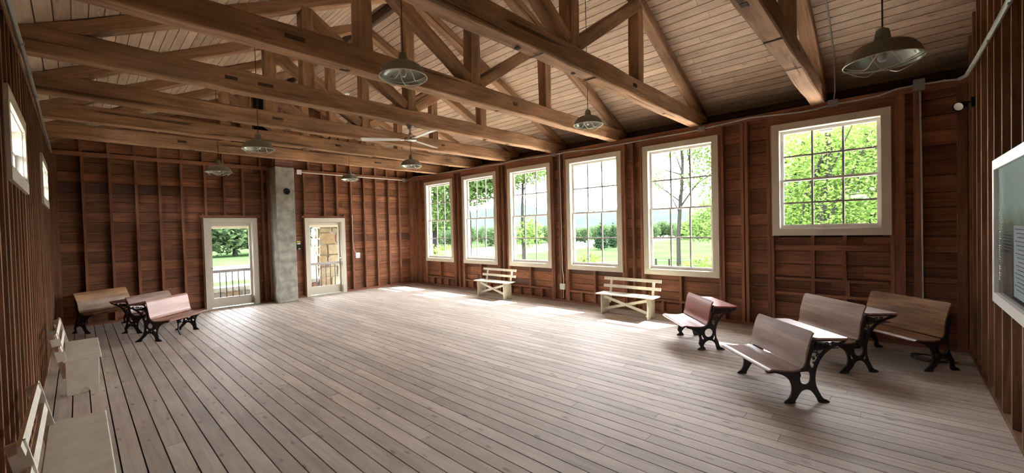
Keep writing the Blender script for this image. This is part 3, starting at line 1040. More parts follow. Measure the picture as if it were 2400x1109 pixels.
# ------------------------------------------------------------------ barn lamps
def make_lamp():
    e = empty('pendant_lamp')
    MB().lathe([(.045, .130), (.055, .129), (.08, .126), (.125, .116), (.160, .096), (.186, .062), (.203, .022), (.210, .004), (.212, 0), (.208, -.002)], 40).build('shade', M_SHADE, e, smooth=True)
    MB().lathe([(.206, -.001), (.199, .020), (.180, .058), (.154, .088), (.12, .106), (.06, .117), (.0001, .119)], 40).build('reflector', M_SHADEI, e, smooth=True)
    MB().lathe([(.0001, .232), (.012, .23), (.022, .222), (.034, .215), (.040, .190), (.048, .135), (.05, .126)], 20).build('socket_neck', M_SHADE, e, smooth=True)
    MB().lathe([(.0001, .0), (.018, .005), (.028, .025), (.026, .045), (.016, .075), (.015, .098)], 14).build('bulb', M_PLAST, e, smooth=True)
    wr = MB()
    wr.tube([(.211 * math.cos(a), .211 * math.sin(a), 0) for a in [2 * math.pi * k / 40 for k in range(40)]], .0035, 6, closed=True)
    wr.build('rim_ring', M_WIRE, e, smooth=True)
    wg = MB()
    for k in range(4):
        a0 = math.pi / 2 * k + .35
        pts = []
        for s in range(13):
            u = s / 12
            a = a0 + (u - .5) * 1.25
            rr = .207 - .075 * math.sin(math.pi * u)
            pts.append((rr * math.cos(a), rr * math.sin(a), -.055 * math.sin(math.pi * u) ** .8))
        wg.tube(pts, .003, 6)
    for k in range(2):
        a = math.pi / 2 * k + .8
        wg.tube([(.2 * math.cos(a) * c, .2 * math.sin(a) * c, -.05 * (1 - c * c)) for c in (1, .75, .5, .25, 0, -.25, -.5, -.75, -1)], .0028, 6)
    wg.build('wire_guard', M_WIRE, e, smooth=True)
    return e


LAMPS = [((8.72, -5.76, 3.17), 'large barn pendant lamp with wire guard hanging in the middle of the view'),
         ((11.93, -4.06, 2.83), 'barn pendant lamp nearest the camera, hanging in front of the right ceiling slope'),
         ((8.70, -2.66, 3.25), 'barn pendant lamp hanging in the view just above the fourth window'),
         ((4.76, -3.12, 3.09), 'barn pendant lamp hanging just below the ceiling fan'),
         ((5.17, -5.98, 3.02), 'barn pendant lamp hanging above the left of the concrete chimney'),
         ((2.80, -6.00, 2.95), 'small looking barn pendant lamp above the left glass door'),
         ((1.67, -2.96, 3.14), 'small looking barn pendant lamp above the right glass door')]
lamp0 = make_lamp()
for i, (p, lb) in enumerate(LAMPS):
    e = lamp0 if i == 0 else copy_tree(lamp0)
    e.location = p
    e.rotation_euler = (0, 0, .5 * i)
    tag(e, lb, 'lamp', 'barn pendant lamps')
for e, (p, lb) in zip([o for o in bpy.data.objects if o.name.startswith('pendant_lamp')], LAMPS):
    p = e.location
    top = ceil_z(p.y) - .02 - p.z
    MB().tube([(0, 0, .225), (0, 0, top)], .0045, 6).build('cord', M_CORD, e)
    MB().lathe([(.0001, top - .045), (.05, top - .043), (.062, top - .03), (.062, top + .05)], 20).build('canopy', M_PLAST, e, smooth=True)

# ------------------------------------------------------------------ ceiling fan
fe = empty('ceiling_fan', (6.03, -3.95, 3.55))
tag(fe, 'white and nickel three-blade ceiling fan hung under a tie beam', 'fan')
MB().lathe([(.0001, 0), (.06, 0), (.06, -.02), (.045, -.035), (.04, -.06), (.028, -.08), (.0001, -.082)], 20).build('canopy', M_GREYB, fe, smooth=True)
MB().box((.03, -.01, -.07), (.075, .03, -.03)).build('control_box', M_PLAST, fe)
MB().lathe([(.012, -.07), (.012, -.15)], 12).build('down_rod', M_GREYB, fe, smooth=True)
MB().lathe([(.02, -.13), (.028, -.14), (.036, -.20), (.05, -.205), (.09, -.215), (.10, -.23), (.10, -.265), (.085, -.275), (.0001, -.278)], 28).build('motor', M_CHROME, fe, smooth=True)
FAN_A = (112, 232, 354)
for a in FAN_A:
    a = math.radians(a)
    M = Matrix.Rotation(a, 4, 'Z') @ Matrix.Translation((0, 0, -.245)) @ Matrix.Rotation(math.radians(11), 4, 'X')
    b = MB().prism([(.14, -.045), (.76, -.07), (.79, -.05), (.795, .05), (.76, .065), (.14, .045)], -.004, .004, 'z').build('blade', M_PLAST, fe, M=M)
    MB().box((.08, -.02, -.012), (.17, .02, -.003)).build('blade_bracket', M_CHROME, b)


# ------------------------------------------------------------------ school desks
def smooth_loop(pts, n=4):
    out = []
    m = len(pts)
    for i in range(m):
        p0, p1, p2, p3 = [pts[(i + k) % m] for k in (-1, 0, 1, 2)]
        for s in range(n):
            t_ = s / n
            out.append(tuple(0.5 * ((2 * p1[k]) + (-p0[k] + p2[k]) * t_ + (2 * p0[k] - 5 * p1[k] + 4 * p2[k] - p3[k]) * t_ ** 2 + (-p0[k] + 3 * p1[k] - 3 * p2[k] + p3[k]) * t_ ** 3) for k in (0, 1)))
    return out


def plate_mesh(name, loops, th):
    """flat plate cut out of loops (first the outline, then holes), thickness th"""
    cu = bpy.data.curves.new(name, 'CURVE')
    cu.dimensions = '2D'
    cu.fill_mode = 'BOTH'
    cu.extrude = th / 2 - .003
    cu.bevel_depth = .003
    cu.bevel_resolution = 0
    for lp in loops:
        s_ = cu.splines.new('POLY')
        s_.points.add(len(lp) - 1)
        for p, (a, b) in zip(s_.points, lp):
            p.co = (a, b, 0, 1)
        s_.use_cyclic_u = True
    ob = bpy.data.objects.new(name, cu)
    COL.objects.link(ob)
    dg = bpy.context.evaluated_depsgraph_get()
    me = bpy.data.meshes.new_from_object(ob.evaluated_get(dg))
    me.name = name
    bpy.data.objects.remove(ob)
    bpy.data.curves.remove(cu)
    return me


def spiral(cx, cz, r, a0, turns, sgn=1, n=18):
    return [(cx + r * (1 - .78 * k / n) * math.cos(a0 + sgn * turns * 2 * math.pi * k / n), cz + r * (1 - .78 * k / n) * math.sin(a0 + sgn * turns * 2 * math.pi * k / n)) for k in range(n + 1)]


def curved_slab(mid, hw, th, r=.03):
    """wooden slab: profile polyline (u, z) swept across the width, with rounded corners"""
    n = len(mid)
    pts = [V((a, 0, b)) for a, b in mid]
    nor = []
    for i in range(n):
        t_ = (pts[min(i + 1, n - 1)] - pts[max(i - 1, 0)]).normalized()
        nor.append(V((-t_.z, 0, t_.x)))
    cols = [-1, -.97, -.9, -.5, 0, .5, .9, .97, 1]
    vs, fs = [], []
    for sgn in (1, -1):
        for i in range(n):
            dist = min(i, n - 1 - i) / (n - 1)
            w_ = hw - (r * (1 - dist / .08) ** 2 if dist < .08 else 0)
            for c in cols:
                p = pts[i] + nor[i] * (sgn * th / 2)
                vs.append((p.x, c * w_, p.z))
    m = len(cols)
    for i in range(n - 1):
        for k in range(m - 1):
            a = i * m + k
            fs.append((a, a + 1, a + m + 1, a + m))
            b = n * m + a
            fs.append((b, b + m, b + m + 1, b + 1))
    o = n * m
    for i in range(n - 1):
        fs.append((i * m, (i + 1) * m, o + (i + 1) * m, o + i * m))
        fs.append((i * m + m - 1, o + i * m + m - 1, o + (i + 1) * m + m - 1, (i + 1) * m + m - 1))
    for k in range(m - 1):
        fs.append((k, o + k, o + k + 1, k + 1))
        e_ = (n - 1) * m
        fs.append((e_ + k, e_ + k + 1, o + e_ + k + 1, o + e_ + k))
    mb = MB()
    mb.add(vs, fs)
    return mb


def interp(pts, n):
    """resample a few control points into a smooth polyline"""
    out = []
    P = [pts[0]] + list(pts) + [pts[-1]]
    m = len(pts) - 1
    for s in range(n + 1):
        f_ = s / n * m
        i = min(int(f_), m - 1)
        t_ = f_ - i
        p0, p1, p2, p3 = P[i], P[i + 1], P[i + 2], P[i + 3]
        out.append(tuple(0.5 * ((2 * p1[k]) + (-p0[k] + p2[k]) * t_ + (2 * p0[k] - 5 * p1[k] + 4 * p2[k] - p3[k]) * t_ ** 2 + (-p0[k] + 3 * p1[k] - 3 * p2[k] + p3[k]) * t_ ** 3) for k in (0, 1)))
    return out


def make_desk(label, ox, oy, th, hw, zs, zt, ut, zd, ud, uf, ur, wood_, style='A', desk=True, centre=False, deskwood=None, group='old school desks'):
    e = empty('school_desk', (ox, oy, 0), th)
    tag(e, label, 'school desk', group)
    # seat and back
    seat = curved_slab(interp([(.02, zs + .004), (.10, zs - .012), (.22, zs - .006), (.31, zs + .004), (.345, zs - .012)], 22), hw, .016)
    seat.build('seat', wood_, e, smooth=True)
    back = curved_slab(interp([(.012, zs + .02), (-.012, zs + .07), (-.03, zs + (zt - zs) * .5), (ut * .8, zs + (zt - zs) * .86), (ut - .012, zt)], 22), hw, .016)
    back.build('backrest', wood_, e, smooth=True)
    k = zs / .33
    kd = (zd - zs) / .30

    def z_(v):
        return v * k if v <= .33 else zs + (v - .33) * kd
    fo, ro = uf - .13, ur + .205
    if desk:
        out = [(.175 + fo, 0), (.085 + fo, 0), (.08 + fo, .02), (.055, .06), (.03, .10), (0, .125), (-.035, .132), (-.075, .12), (-.11, .085), (-.14 + ro, .035), (-.16 + ro, 0), (-.25 + ro, 0), (-.235 + ro, .018),
               (-.19 + ro, .04), (-.155, .10), (-.128, .16), (-.118, .22), (-.122, .29), (-.145, .37), (-.20, .46), (-.28, .525), (-.355, .555), (ud + .03, .58), (ud + .025, .613),
               (-.24, .613), (-.115, .613), (-.095, .60), (-.068, .50), (-.045, .42), (-.022, .36), (.0, .335), (.06, .318), (.18, .313), (.27, .318), (.275, .305), (.20, .28), (.14, .24), (.112, .19), (.105, .14), (.115, .085), (.14 + fo, .04), (.17 + fo, .018)]
        loops = [smooth_loop([(a, z_(b)) for a, b in out], 3)]
        holes = [[(-.065, .39), (-.083, .46), (-.105, .555), (-.12, .595), (-.24, .597), (-.375, .595), (-.36, .575), (-.27, .545), (-.19, .485), (-.13, .40), (-.11, .345), (-.08, .345)]]
    else:
        out = [(.175 + fo, 0), (.085 + fo, 0), (.08 + fo, .02), (.055, .06), (.03, .10), (0, .125), (-.035, .132), (-.075, .12), (-.11, .085), (-.14 + ro, .035), (-.16 + ro, 0), (-.25 + ro, 0), (-.235 + ro, .018),
               (-.19 + ro, .04), (-.155, .10), (-.12, .16), (-.09, .24), (-.085, .33), (-.105, .45), (-.125, .57), (-.12, .60), (-.095, .60), (-.068, .50), (-.045, .42), (-.022, .36), (.0, .335),
               (.06, .318), (.18, .313), (.27, .318), (.275, .305), (.20, .28), (.14, .24), (.112, .19), (.105, .14), (.115, .085), (.14 + fo, .04), (.17 + fo, .018)]
        loops = [smooth_loop([(a, z_(b)) for a, b in out], 3)]
        holes = []
    if style == 'A':
        holes.append([(.03, .30), (.022, .27), (.032, .24), (.02, .195), (-.02, .178), (-.06, .192), (-.075, .24), (-.07, .29), (-.05, .307), (-.01, .307)])
    elif style == 'B':
        holes.append([(-.022 + .058 * math.cos(a), .235 + .06 * math.sin(a)) for a in [2 * math.pi * q / 10 for q in range(10)]])
        holes.append([(.055, .14), (.075, .16), (.082, .20), (.07, .205), (.055, .175), (.04, .155)])
        if desk:
            holes.append([(-.095, .13), (-.11, .16), (-.105, .20), (-.095, .20), (-.085, .17), (-.075, .15)])
    else:
        holes.append([(-.02 + .045 * math.cos(a), .25 + .045 * math.sin(a)) for a in [2 * math.pi * q / 10 for q in range(10)]])
        for cx_, cz_, rr in ((.062, .175, .022), (-.075 if desk else -.062, .185, .022 if desk else .014), (.0, .165, .013), (-.042, .165, .012), (.088, .225, .011)):
            holes.append([(cx_ + rr * math.cos(a), cz_ + rr * math.sin(a)) for a in [2 * math.pi * q / 8 for q in range(8)]])
    loops += [smooth_loop([(a, z_(b)) for a, b in h], 3) for h in holes]
    pm = plate_mesh('iron_frame', loops, .02)
    if len(pm.materials) == 0:
        pm.materials.append(M_IRON)
    else:
        pm.materials[0] = M_IRON
    scr = None
    if desk:
        sm = MB()
        for (cx_, cz_, rr, a0, tu, sg_) in ((-.165, .555, .036, 2.6, 1.3, 1), (-.235, .568, .026, .4, 1.3, -1), (-.295, .575, .019, 2.6, 1.2, 1), (-.128, .495, .026, -.6, 1.2, 1), (-.155, .455, .022, 1.8, 1.2, -1), (-.105, .43, .018, .5, 1.1, 1), (-.11, .385, .014, -1.5, 1.1, -1)):
            sm.tube([(a, 0, z_(b)) for a, b in spiral(cx_, cz_, rr, a0, tu, sg_)], .0055, 6)
        sm.tube([(-.085, 0, z_(.515)), (-.16, 0, z_(.515)), (-.245, 0, z_(.53))], .006, 6)
        scr = sm.mesh('scrollwork', True)
    for s in (-1, 1):
        M = Matrix.Translation((0, s * (hw - .025), 0)) @ Matrix.Rotation(math.pi / 2, 4, 'X')
        fr = link('iron_frame', pm, M_IRON, e, M)
        if scr is not None:
            link('scrollwork', scr, M_IRON, fr, M.inverted() @ Matrix.Translation((0, s * (hw - .025), 0)))
        for u_ in (.128 + fo, -.205 + ro):
            MB().lathe([(.0001, .022), (.012, .02), (.03, .008), (.036, 0), (.0001, 0)], 12).build('foot', M_IRON, fr, smooth=True, M=M.inverted() @ Matrix.Translation((u_, s * (hw - .025), 0)) @ Matrix.Diagonal((1.3, .7, 1, 1)))
    if centre:
        cm = MB().tube([(.24, 0, zs - .03), (.16, 0, zs - .07), (.115, 0, zs * .6), (.11, 0, .10), (.135, 0, .03), (.15, 0, 0)], .013, 8)
        cm.build('centre_leg', M_IRON, e, smooth=True)
        MB().box((.0, -.025, zs - .045), (.25, .025, zs - .015)).build('seat_bracket', M_IRON, e)
    if desk:
        dw = deskwood or wood_
        slab = curved_slab([(-.115 - (ud * -1 - .115) * q / 14, zd - .006 + (-.010 if q else 0) * q / 14) for q in range(15)], hw, .02, .02)
        slab.build('desktop', dw, e, smooth=True)
        sh = MB().box((ud + .07, -hw + .04, zd - .115 * kd), (-.10, hw - .04, zd - .105 * kd))
        sh.build('book_shelf', M_DARKB, e)
    else:
        MB().box((-.04, -hw + .03, zs + .05), (-.028, hw - .03, zs + .075)).build('back_rail', M_IRON, e)
    return e


make_desk('grey-topped double school desk nearest the camera, with black iron scroll legs', 11.037, -2.772, -2.383, .435, .33, .691, -.088, .631, -.438, .13, -.207, M_SEATG, 'A')
make_desk('reddish-grey double school desk, middle one of the right corner row', 11.333, -1.427, -2.353, .465, .36, .775, -.09, .684, -.486, .15, -.207, M_SEATG, 'B')
make_desk('golden-brown double school bench seat standing last in the right dark corner', 12.015, -.769, -2.322, .485, .365, .78, -.10, .66, -.42, .15, -.18, M_SEATB, 'B', desk=False)
make_desk('red painted school desk standing alone below the fifth window', 9.791, -1.571, -2.413, .415, .335, .679, -.074, .607, -.421, .08, -.19, M_SEATR, 'B')
make_desk('pinkish worn school desk nearest the left glass door', 2.486, -6.73, .758, .44, .355, .70, -.065, .65, -.385, .11, -.235, M_SEATP, 'C', centre=True)
make_desk('grey worn school desk, middle one of the left corner row', 1.391, -6.865, .715, .455, .345, .672, -.10, .606, -.438, .13, -.17, M_SEATG, 'C')
make_desk('golden-brown school bench seat farthest back in the left dark corner', .603, -7.499, .597, .45, .365, .752, -.11, .66, -.42, .15, -.16, M_SEATB, 'C', desk=False)


# ------------------------------------------------------------------ cream benches
def make_bench(label, loc, rz, ends, over, zs, dep, rail_z, rail_over, solid=False, plank=False, group='cream painted benches'):
    """local X along the bench, local Y forward (away from the backrest); origin on the floor at the rear edge"""
    e = empty('bench', loc, rz)
    tag(e, label, 'bench', group)
    h = ends / 2
    sx = h + over
    mb = MB().box((-sx, -.02, zs - .022), (sx, dep, zs))
    so = mb.build('seat', M_BENCH, e)
    b = so.modifiers.new('b', 'BEVEL')
    b.width, b.segments = .006, 2
    for s in (-1, 1):
        c = dep / 2
        poly = [(.0, 0), (.0, zs - .022), (dep - .025, zs - .022), (dep - .035, .0), (c + .055, 0), (c + .035, .02), (c + .03, .04), (c + .015, .05), (c, .075), (c - .015, .05), (c - .03, .04), (c - .035, .02), (c - .055, 0)]
        me = plate_mesh('end_panel', [poly[::-1]], .024)
        if len(me.materials) == 0:
            me.materials.append(M_BENCH)
        else:
            me.materials[0] = M_BENCH
        M = Matrix(((0, 0, 1, s * h), (1, 0, 0, 0), (0, 1, 0, 0), (0, 0, 0, 1)))
        link('end_panel', me, M_BENCH, e, M)
        lum('back_post', (s * (h - .035), .012, .20), (s * (h - .035), -.085, rail_z + .055), *((.022, .075) if plank else (.045, .022)), M_BENCH, e, upv=(0, 1, .2))
        MB().box((s * (h - .03) - .018, .03, .045), (s * (h - .03) + .018, dep - .06, .085)).build('cleat', M_BENCH, e)
    lum('brace', (-h + .01, dep * .55, zs - .07), (h - .01, dep * .55, .10), .018, .052, M_BENCH, e)
    lum('brace', (-h + .01, dep * .55 + .02, .10), (h - .01, dep * .55 + .02, zs - .07), .018, .052, M_BENCH, e)
    rx = h + rail_over
    for zz in (rail_z + .03, rail_z - .118):
        yy_ = .012 - .097 * (zz - .2) / (rail_z + .055 - .2) + .02
        lum('back_rail', (-rx, yy_, zz), (rx, yy_, zz), .018, .06, M_BENCH, e, upv=(0, -.25, 1))
    if solid:
        MB().box((-h + .012, dep - .06, .06), (h - .012, dep - .042, zs - .022)).build('front_board', M_BENCH, e)
    return e


make_bench('cream slatted bench with crossed braces between the second and third windows', (4.385, -.355, 0), math.pi, .95, .13, .425, .31, .665, .13)
make_bench('cream slatted bench with crossed braces between the fourth and fifth windows', (8.14, -.385, 0), math.pi, .97, .12, .42, .32, .655, .12)
make_bench('cream bench against the left wall, in front of the corner desks', (4.53, -7.985, 0), 0, 1.27, .01, .40, .29, .665, .10, plank=True)
make_bench('cream bench at the lower left edge, nearest the camera', (8.05, -8.02, 0), 0, 1.30, .02, .40, .285, .665, .06, plank=True)

# ------------------------------------------------------------------ framed interpretive panel on the right wall
pe = empty('wall_panel', (XR, -3.32, 1.63))
tag(pe, 'large white-framed picture panel on the right wall', 'panel')
PY, PZ, FWD = 1.10, .625, .085
xo = -.045
MB().box((xo, -PY, PZ - FWD), (0, PY, PZ)).build('frame_board', M_CREAM if False else M_SASH, pe)
MB().box((xo, -PY, -PZ), (0, PY, -PZ + FWD)).build('frame_board', M_SASH, pe)
MB().box((xo, -PY, -PZ + FWD), (0, -PY + FWD, PZ - FWD)).build('frame_board', M_SASH, pe)
MB().box((xo, PY - FWD, -PZ + FWD), (0, PY, PZ - FWD)).build('frame_board', M_SASH, pe)
m_print, nt, b = nodes('printed_scene')
tc = nt.nodes.new('ShaderNodeTexCoord')
sep = nt.nodes.new('ShaderNodeSeparateXYZ')
nt.links.new(tc.outputs['Object'], sep.inputs[0])
mr = nt.nodes.new('ShaderNodeMapRange')
mr.inputs['From Min'].default_value = -.55
mr.inputs['From Max'].default_value = .55
nt.links.new(sep.outputs['Z'], mr.inputs['Value'])
nz = nt.nodes.new('ShaderNodeTexNoise')
nz.inputs['Scale'].default_value = 5
nt.links.new(tc.outputs['Object'], nz.inputs['Vector'])
ad = nt.nodes.new('ShaderNodeMath')
ad.operation = 'MULTIPLY_ADD'
nt.links.new(nz.outputs['Fac'], ad.inputs[0])
ad.inputs[1].default_value = .12
nt.links.new(mr.outputs[0], ad.inputs[2])
cr_ = nt.nodes.new('ShaderNodeValToRGB')
cr_.color_ramp.elements[0].position = .0
cr_.color_ramp.elements[0].color = (.02, .02, .02, 1)
cr_.color_ramp.elements[1].position = 1.0
cr_.color_ramp.elements[1].color = (.48, .70, .72, 1)
for pos, c in ((.30, (.05, .055, .06, 1)), (.52, (.08, .10, .10, 1)), (.60, (.24, .33, .22, 1)), (.75, (.45, .65, .60, 1))):
    el = cr_.color_ramp.elements.new(pos)
    el.color = c
nt.links.new(ad.outputs[0], cr_.inputs['Fac'])
nt.links.new(cr_.outputs[0], b.inputs['Base Color'])
b.inputs['Roughness'].default_value = .12
pb = MB().box((-.018, -PY + FWD, -PZ + FWD), (-.01, PY - FWD, PZ - FWD)).build('printed_sheet', m_print, pe)
m_pic = plain('printed_photo', (.16, .14, .12), .15, noise=.8, nscale=9)
MB().box((-.0195, PY - FWD - .62, -.50), (-.018, PY - FWD - .14, -.17)).build('printed_photo', m_pic, pb)
MB().box((-.0195, PY - FWD - 1.5, -.48), (-.018, PY - FWD - .66, .06)).build('text_block', plain('pale_blue_print', (.42, .52, .56), .15), pb)
m_line = plain('print_grey', (.12, .14, .15), .2)
for k in range(16):
    MB().box((-.0200, PY - FWD - 1.46, .03 - k * .03), (-.0195, PY - FWD - .70 - (k * 37 % 11) * .012, .036 - k * .03)).build('text_line', m_line, pb)
for k in range(9):
    MB().box((-.0198, PY - FWD - .60, -.14 + k * .025), (-.018, PY - FWD - .18, -.132 + k * .025)).build('siding_line', m_line, pb)
pts = [(-.0205, PY - FWD - .07 + .016 * math.sin(k * 1.9) + .006 * math.sin(k * .7), -.42 + k * .006) for k in range(110)]
MB().tube(pts, .0022, 4).build('handwritten_title', M_PLAST, pb)

# ------------------------------------------------------------------ coil of black cable under the corner bench
pts = []
for k in range(60):
    a = k * .42
    r_ = .13 + .05 * math.sin(k * .37) + .0005 * k
    pts.append((12.33 + r_ * math.cos(a) * 1.15, -.62 + r_ * math.sin(a), .010 + .012 * (1 + math.sin(k * .9))))
cb = MB().tube(pts, .005, 6).build('cable_coil', M_CORD, smooth=True)
tag(cb, 'loose coil of black cable on the floor in the right dark corner', 'cable')

# ------------------------------------------------------------------ outside: ground, road, porch, hills
GZ = -.9
m_gr, nt, b = nodes('meadow_grass')
tc = nt.nodes.new('ShaderNodeTexCoord')
nz = nt.nodes.new('ShaderNodeTexNoise')
nz.inputs['Scale'].default_value = .25
nz.inputs['Detail'].default_value = 8
nt.links.new(tc.outputs['Object'], nz.inputs['Vector'])
r = nt.nodes.new('ShaderNodeValToRGB')
r.color_ramp.elements[0].position = .35
r.color_ramp.elements[1].position = .7
r.color_ramp.elements[0].color = (.0145, .027, .0105, 1)
r.color_ramp.elements[1].color = (.021, .033, .0145, 1)
nt.links.new(nz.outputs['Fac'], r.inputs['Fac'])
nt.links.new(r.outputs[0], b.inputs['Base Color'])
b.inputs['Roughness'].default_value = .9
b.inputs['Specular IOR Level'].default_value = 0.0
n = 40
vs, fs = [], []
for i in range(n + 1):
    for j in range(n + 1):
        xg, yg = -420 + 840 * i / n, -420 + 840 * j / n
        vs.append((xg, yg, GZ))
for i in range(n):
    for j in range(n):
        fs.append((i * (n + 1) + j, (i + 1) * (n + 1) + j, (i + 1) * (n + 1) + j + 1, i * (n + 1) + j + 1))
gr = link('ground', mesh_py('ground', vs, fs), m_gr)
tag(gr, 'green meadow outside the windows and doors', 'ground', kind='structure')
rd_ = MB().box((-31, -160, GZ - .02), (-16.5, 200, GZ + .015)).build('gravel_road', plain('pale_gravel', (.12, .115, .105), .9, spec=0.0, noise=.15, nscale=2))
tag(rd_, 'pale gravel road beyond the porch', 'road', kind='structure')


def hills():
    m = plain('hazy_wooded_hill', (.0185, .0275, .0235), 1.0, spec=0.0, noise=.15, nscale=.06)
    vs, fs = [], []
    K = 90
    for i in range(K + 1):
        a = math.radians(20 + 220 * i / K)
        hh = 17 + 4 * math.sin(i * .31) + 3 * math.sin(i * .83 + 1) + 2 * math.sin(i * 2.1) + 1.2 * math.sin(i * 4.7)
        for rr, zz in ((300, GZ - 1), (330, hh * .55), (365, hh), (440, hh * .7)):
            vs.append((rr * math.cos(a), rr * math.sin(a), zz))
    for i in range(K):
        for k in range(3):
            p = i * 4 + k
            fs.append((p, p + 4, p + 5, p + 1))
    o = link('hills', mesh_py('hills', vs, fs, True), m)
    tag(o, 'low hazy wooded hills behind the meadow', 'hills', kind='structure')


hills()

yd = MB().box((-3.5, .18, GZ - .05), (16.5, 8.0, GZ + .02)).build('gravel_yard', plain('pale_yard_gravel', (.50, .46, .40), .9, spec=0.0, noise=.15, nscale=2))  # unseen pale ground added to bounce light up to the ceiling
tag(yd, 'pale gravel yard along the outside of the window wall', 'yard', kind='structure')
yd = MB().box((-3.5, YL - 7.5, GZ - .05), (16.5, YL - .2, GZ + .02)).build('gravel_yard', bpy.data.materials['pale_yard_gravel'])  # second bounce surface, added out of view on the left side
tag(yd, 'pale gravel yard behind the left wall', 'yard', kind='structure')

# porch outside the doors
pf = MB().box((-2.6, -9.0, GZ - .2), (-.16, .12, -.03)).build('porch_floor', M_CONC)
tag(pf, 'concrete porch floor outside the glass doors', 'porch floor', kind='structure')
pr_ = MB().box((-3.0, -9.0, 2.46), (-.16, .12, 2.56)).build('porch_roof', M_CREAM)
tag(pr_, 'cream porch ceiling outside the glass doors', 'porch roof', kind='structure')
MB().box((-2.22, -9.0, 1.97), (-1.98, .12, 2.46)).build('porch_beam', M_CREAM, pr_)


def stones(parent, x, y0, y1, z0, z1, seed, face='x', taper=0.0):
    r = random.Random(seed)
    z = z0
    while z < z1 - .06:
        h = min(r.uniform(.22, .46), z1 - z)
        sh = taper * (z - z0)
        y = y0 + sh
        while y < y1 - sh - .05:
            w = min(r.uniform(.26, .62), y1 - sh - y)
            if y1 - sh - (y + w) < .08:
                w = y1 - sh - y
            # an irregular hexagon-ish stone, proud of the mortar
            g = .012
            c = min(w, h) * r.uniform(.22, .42)
            poly = [(y + g + c, z + g), (y + w - g - c * r.random(), z + g), (y + w - g, z + g + c), (y + w - g, z + h - g - c * r.random()), (y + w - g - c, z + h - g), (y + g + c * r.random(), z + h - g), (y + g, z + h - g - c), (y + g, z + g + c * r.random())]
            d = r.uniform(.02, .045)
            mb = MB()
            if face == 'x':
                mb.prism(poly, x - .02 - sh, x + d - sh, 'x')
            else:
                mb.prism(poly, x - d + sh, x + .02 + sh, 'y')
            o = mb.build('stone', r.choice(M_STONE), parent)
            bvm = o.modifiers.new('b', 'BEVEL')
            bvm.width, bvm.segments = .015, 2
            y += w
        z += h


pw = MB().box((-2.35, -9.0, GZ - .2), (-2.0, .12, .17)).build('porch_parapet', M_MORT)
tag(pw, 'low fieldstone porch wall with a pale cap, outside the glass doors', 'parapet', kind='structure')
MB().box((-2.42, -9.0, .17), (-1.93, -2.42, .29)).build('cap', M_CONC, pw)
MB().box((-2.42, -1.30, .17), (-1.93, .12, .29)).build('cap', M_CONC, pw)
stones(pw, -2.0, -7.2, -2.42, -.03, .17, 5)
sc_ = MB()
zb_, zt_ = -.03, 1.97
sc_.add([(-2.75, -2.40, zb_), (-1.95, -2.40, zb_), (-1.95, -1.45, zb_), (-2.75, -1.45, zb_), (-2.65, -2.28, zt_), (-2.05, -2.28, zt_), (-2.05, -1.57, zt_), (-2.65, -1.57, zt_)],
        [(0, 3, 2, 1), (4, 5, 6, 7), (0, 1, 5, 4), (1, 2, 6, 5), (2, 3, 7, 6), (3, 0, 4, 7)])
col_ = sc_.build('porch_column', M_MORT)
tag(col_, 'tapered fieldstone porch column seen through the right glass door', 'column')
stones(col_, -1.95, -2.40, -1.45, -.03, 1.95, 9, 'x', .05)
stones(col_, -2.40, -2.72, -1.98, -.03, 1.95, 10, 'y', .05)

# ------------------------------------------------------------------ trees, shrubs, fence
M_LEAF = [leafy('spring_leaves', (.048, .090, .020), (.090, .135, .042)), leafy('deep_leaves', (.036, .074, .020), (.070, .112, .036)), leafy('yellow_green_leaves', (.048, .092, .016), (.095, .15, .040))]
M_HEDGE = leafy('distant_leaves', (.026, .048, .020), (.042, .066, .030))
M_CEDAR = leafy('cedar_needles', (.010, .022, .011), (.017, .033, .016), .2)
M_BARK = plain('grey_bark', (.017, .017, .0145), .9, spec=0.0, noise=.35, nscale=12)


def leaf_mesh(blobs, n, size, seed, flat=.5):
    rg = np.random.default_rng(seed)
    B = np.array([b[:6] for b in blobs], float)
    vol = (B[:, 3] * B[:, 4] * B[:, 5])
    idx = rg.choice(len(B), n, p=vol / vol.sum())
    d = rg.normal(size=(n, 3))
    d /= np.linalg.norm(d, axis=1)[:, None]
    rad = rg.random(n) ** .45
    c = B[idx, :3] + d * rad[:, None] * B[idx, 3:6]
    a = rg.normal(size=(n, 3))
    a[:, 2] *= flat
    a /= np.linalg.norm(a, axis=1)[:, None]
    t_ = rg.normal(size=(n, 3))
    b = np.cross(a, t_)
    b /= np.linalg.norm(b, axis=1)[:, None]
    s = size * (.6 + .8 * rg.random(n))[:, None]
    v = np.empty((n, 4, 3))
    v[:, 0] = c - a * s
    v[:, 1] = c + b * s * .5
    v[:, 2] = c + a * s
    v[:, 3] = c - b * s * .5
    me = bpy.data.meshes.new('foliage')
    me.vertices.add(n * 4)
    me.vertices.foreach_set('co', v.reshape(-1).astype(np.float32))
    me.loops.add(n * 4)
    me.loops.foreach_set('vertex_index', np.arange(n * 4, dtype=np.int32))
    me.polygons.add(n)
    me.polygons.foreach_set('loop_start', np.arange(0, n * 4, 4, dtype=np.int32))
    me.update(calc_edges=True)
    me.validate()
    return me


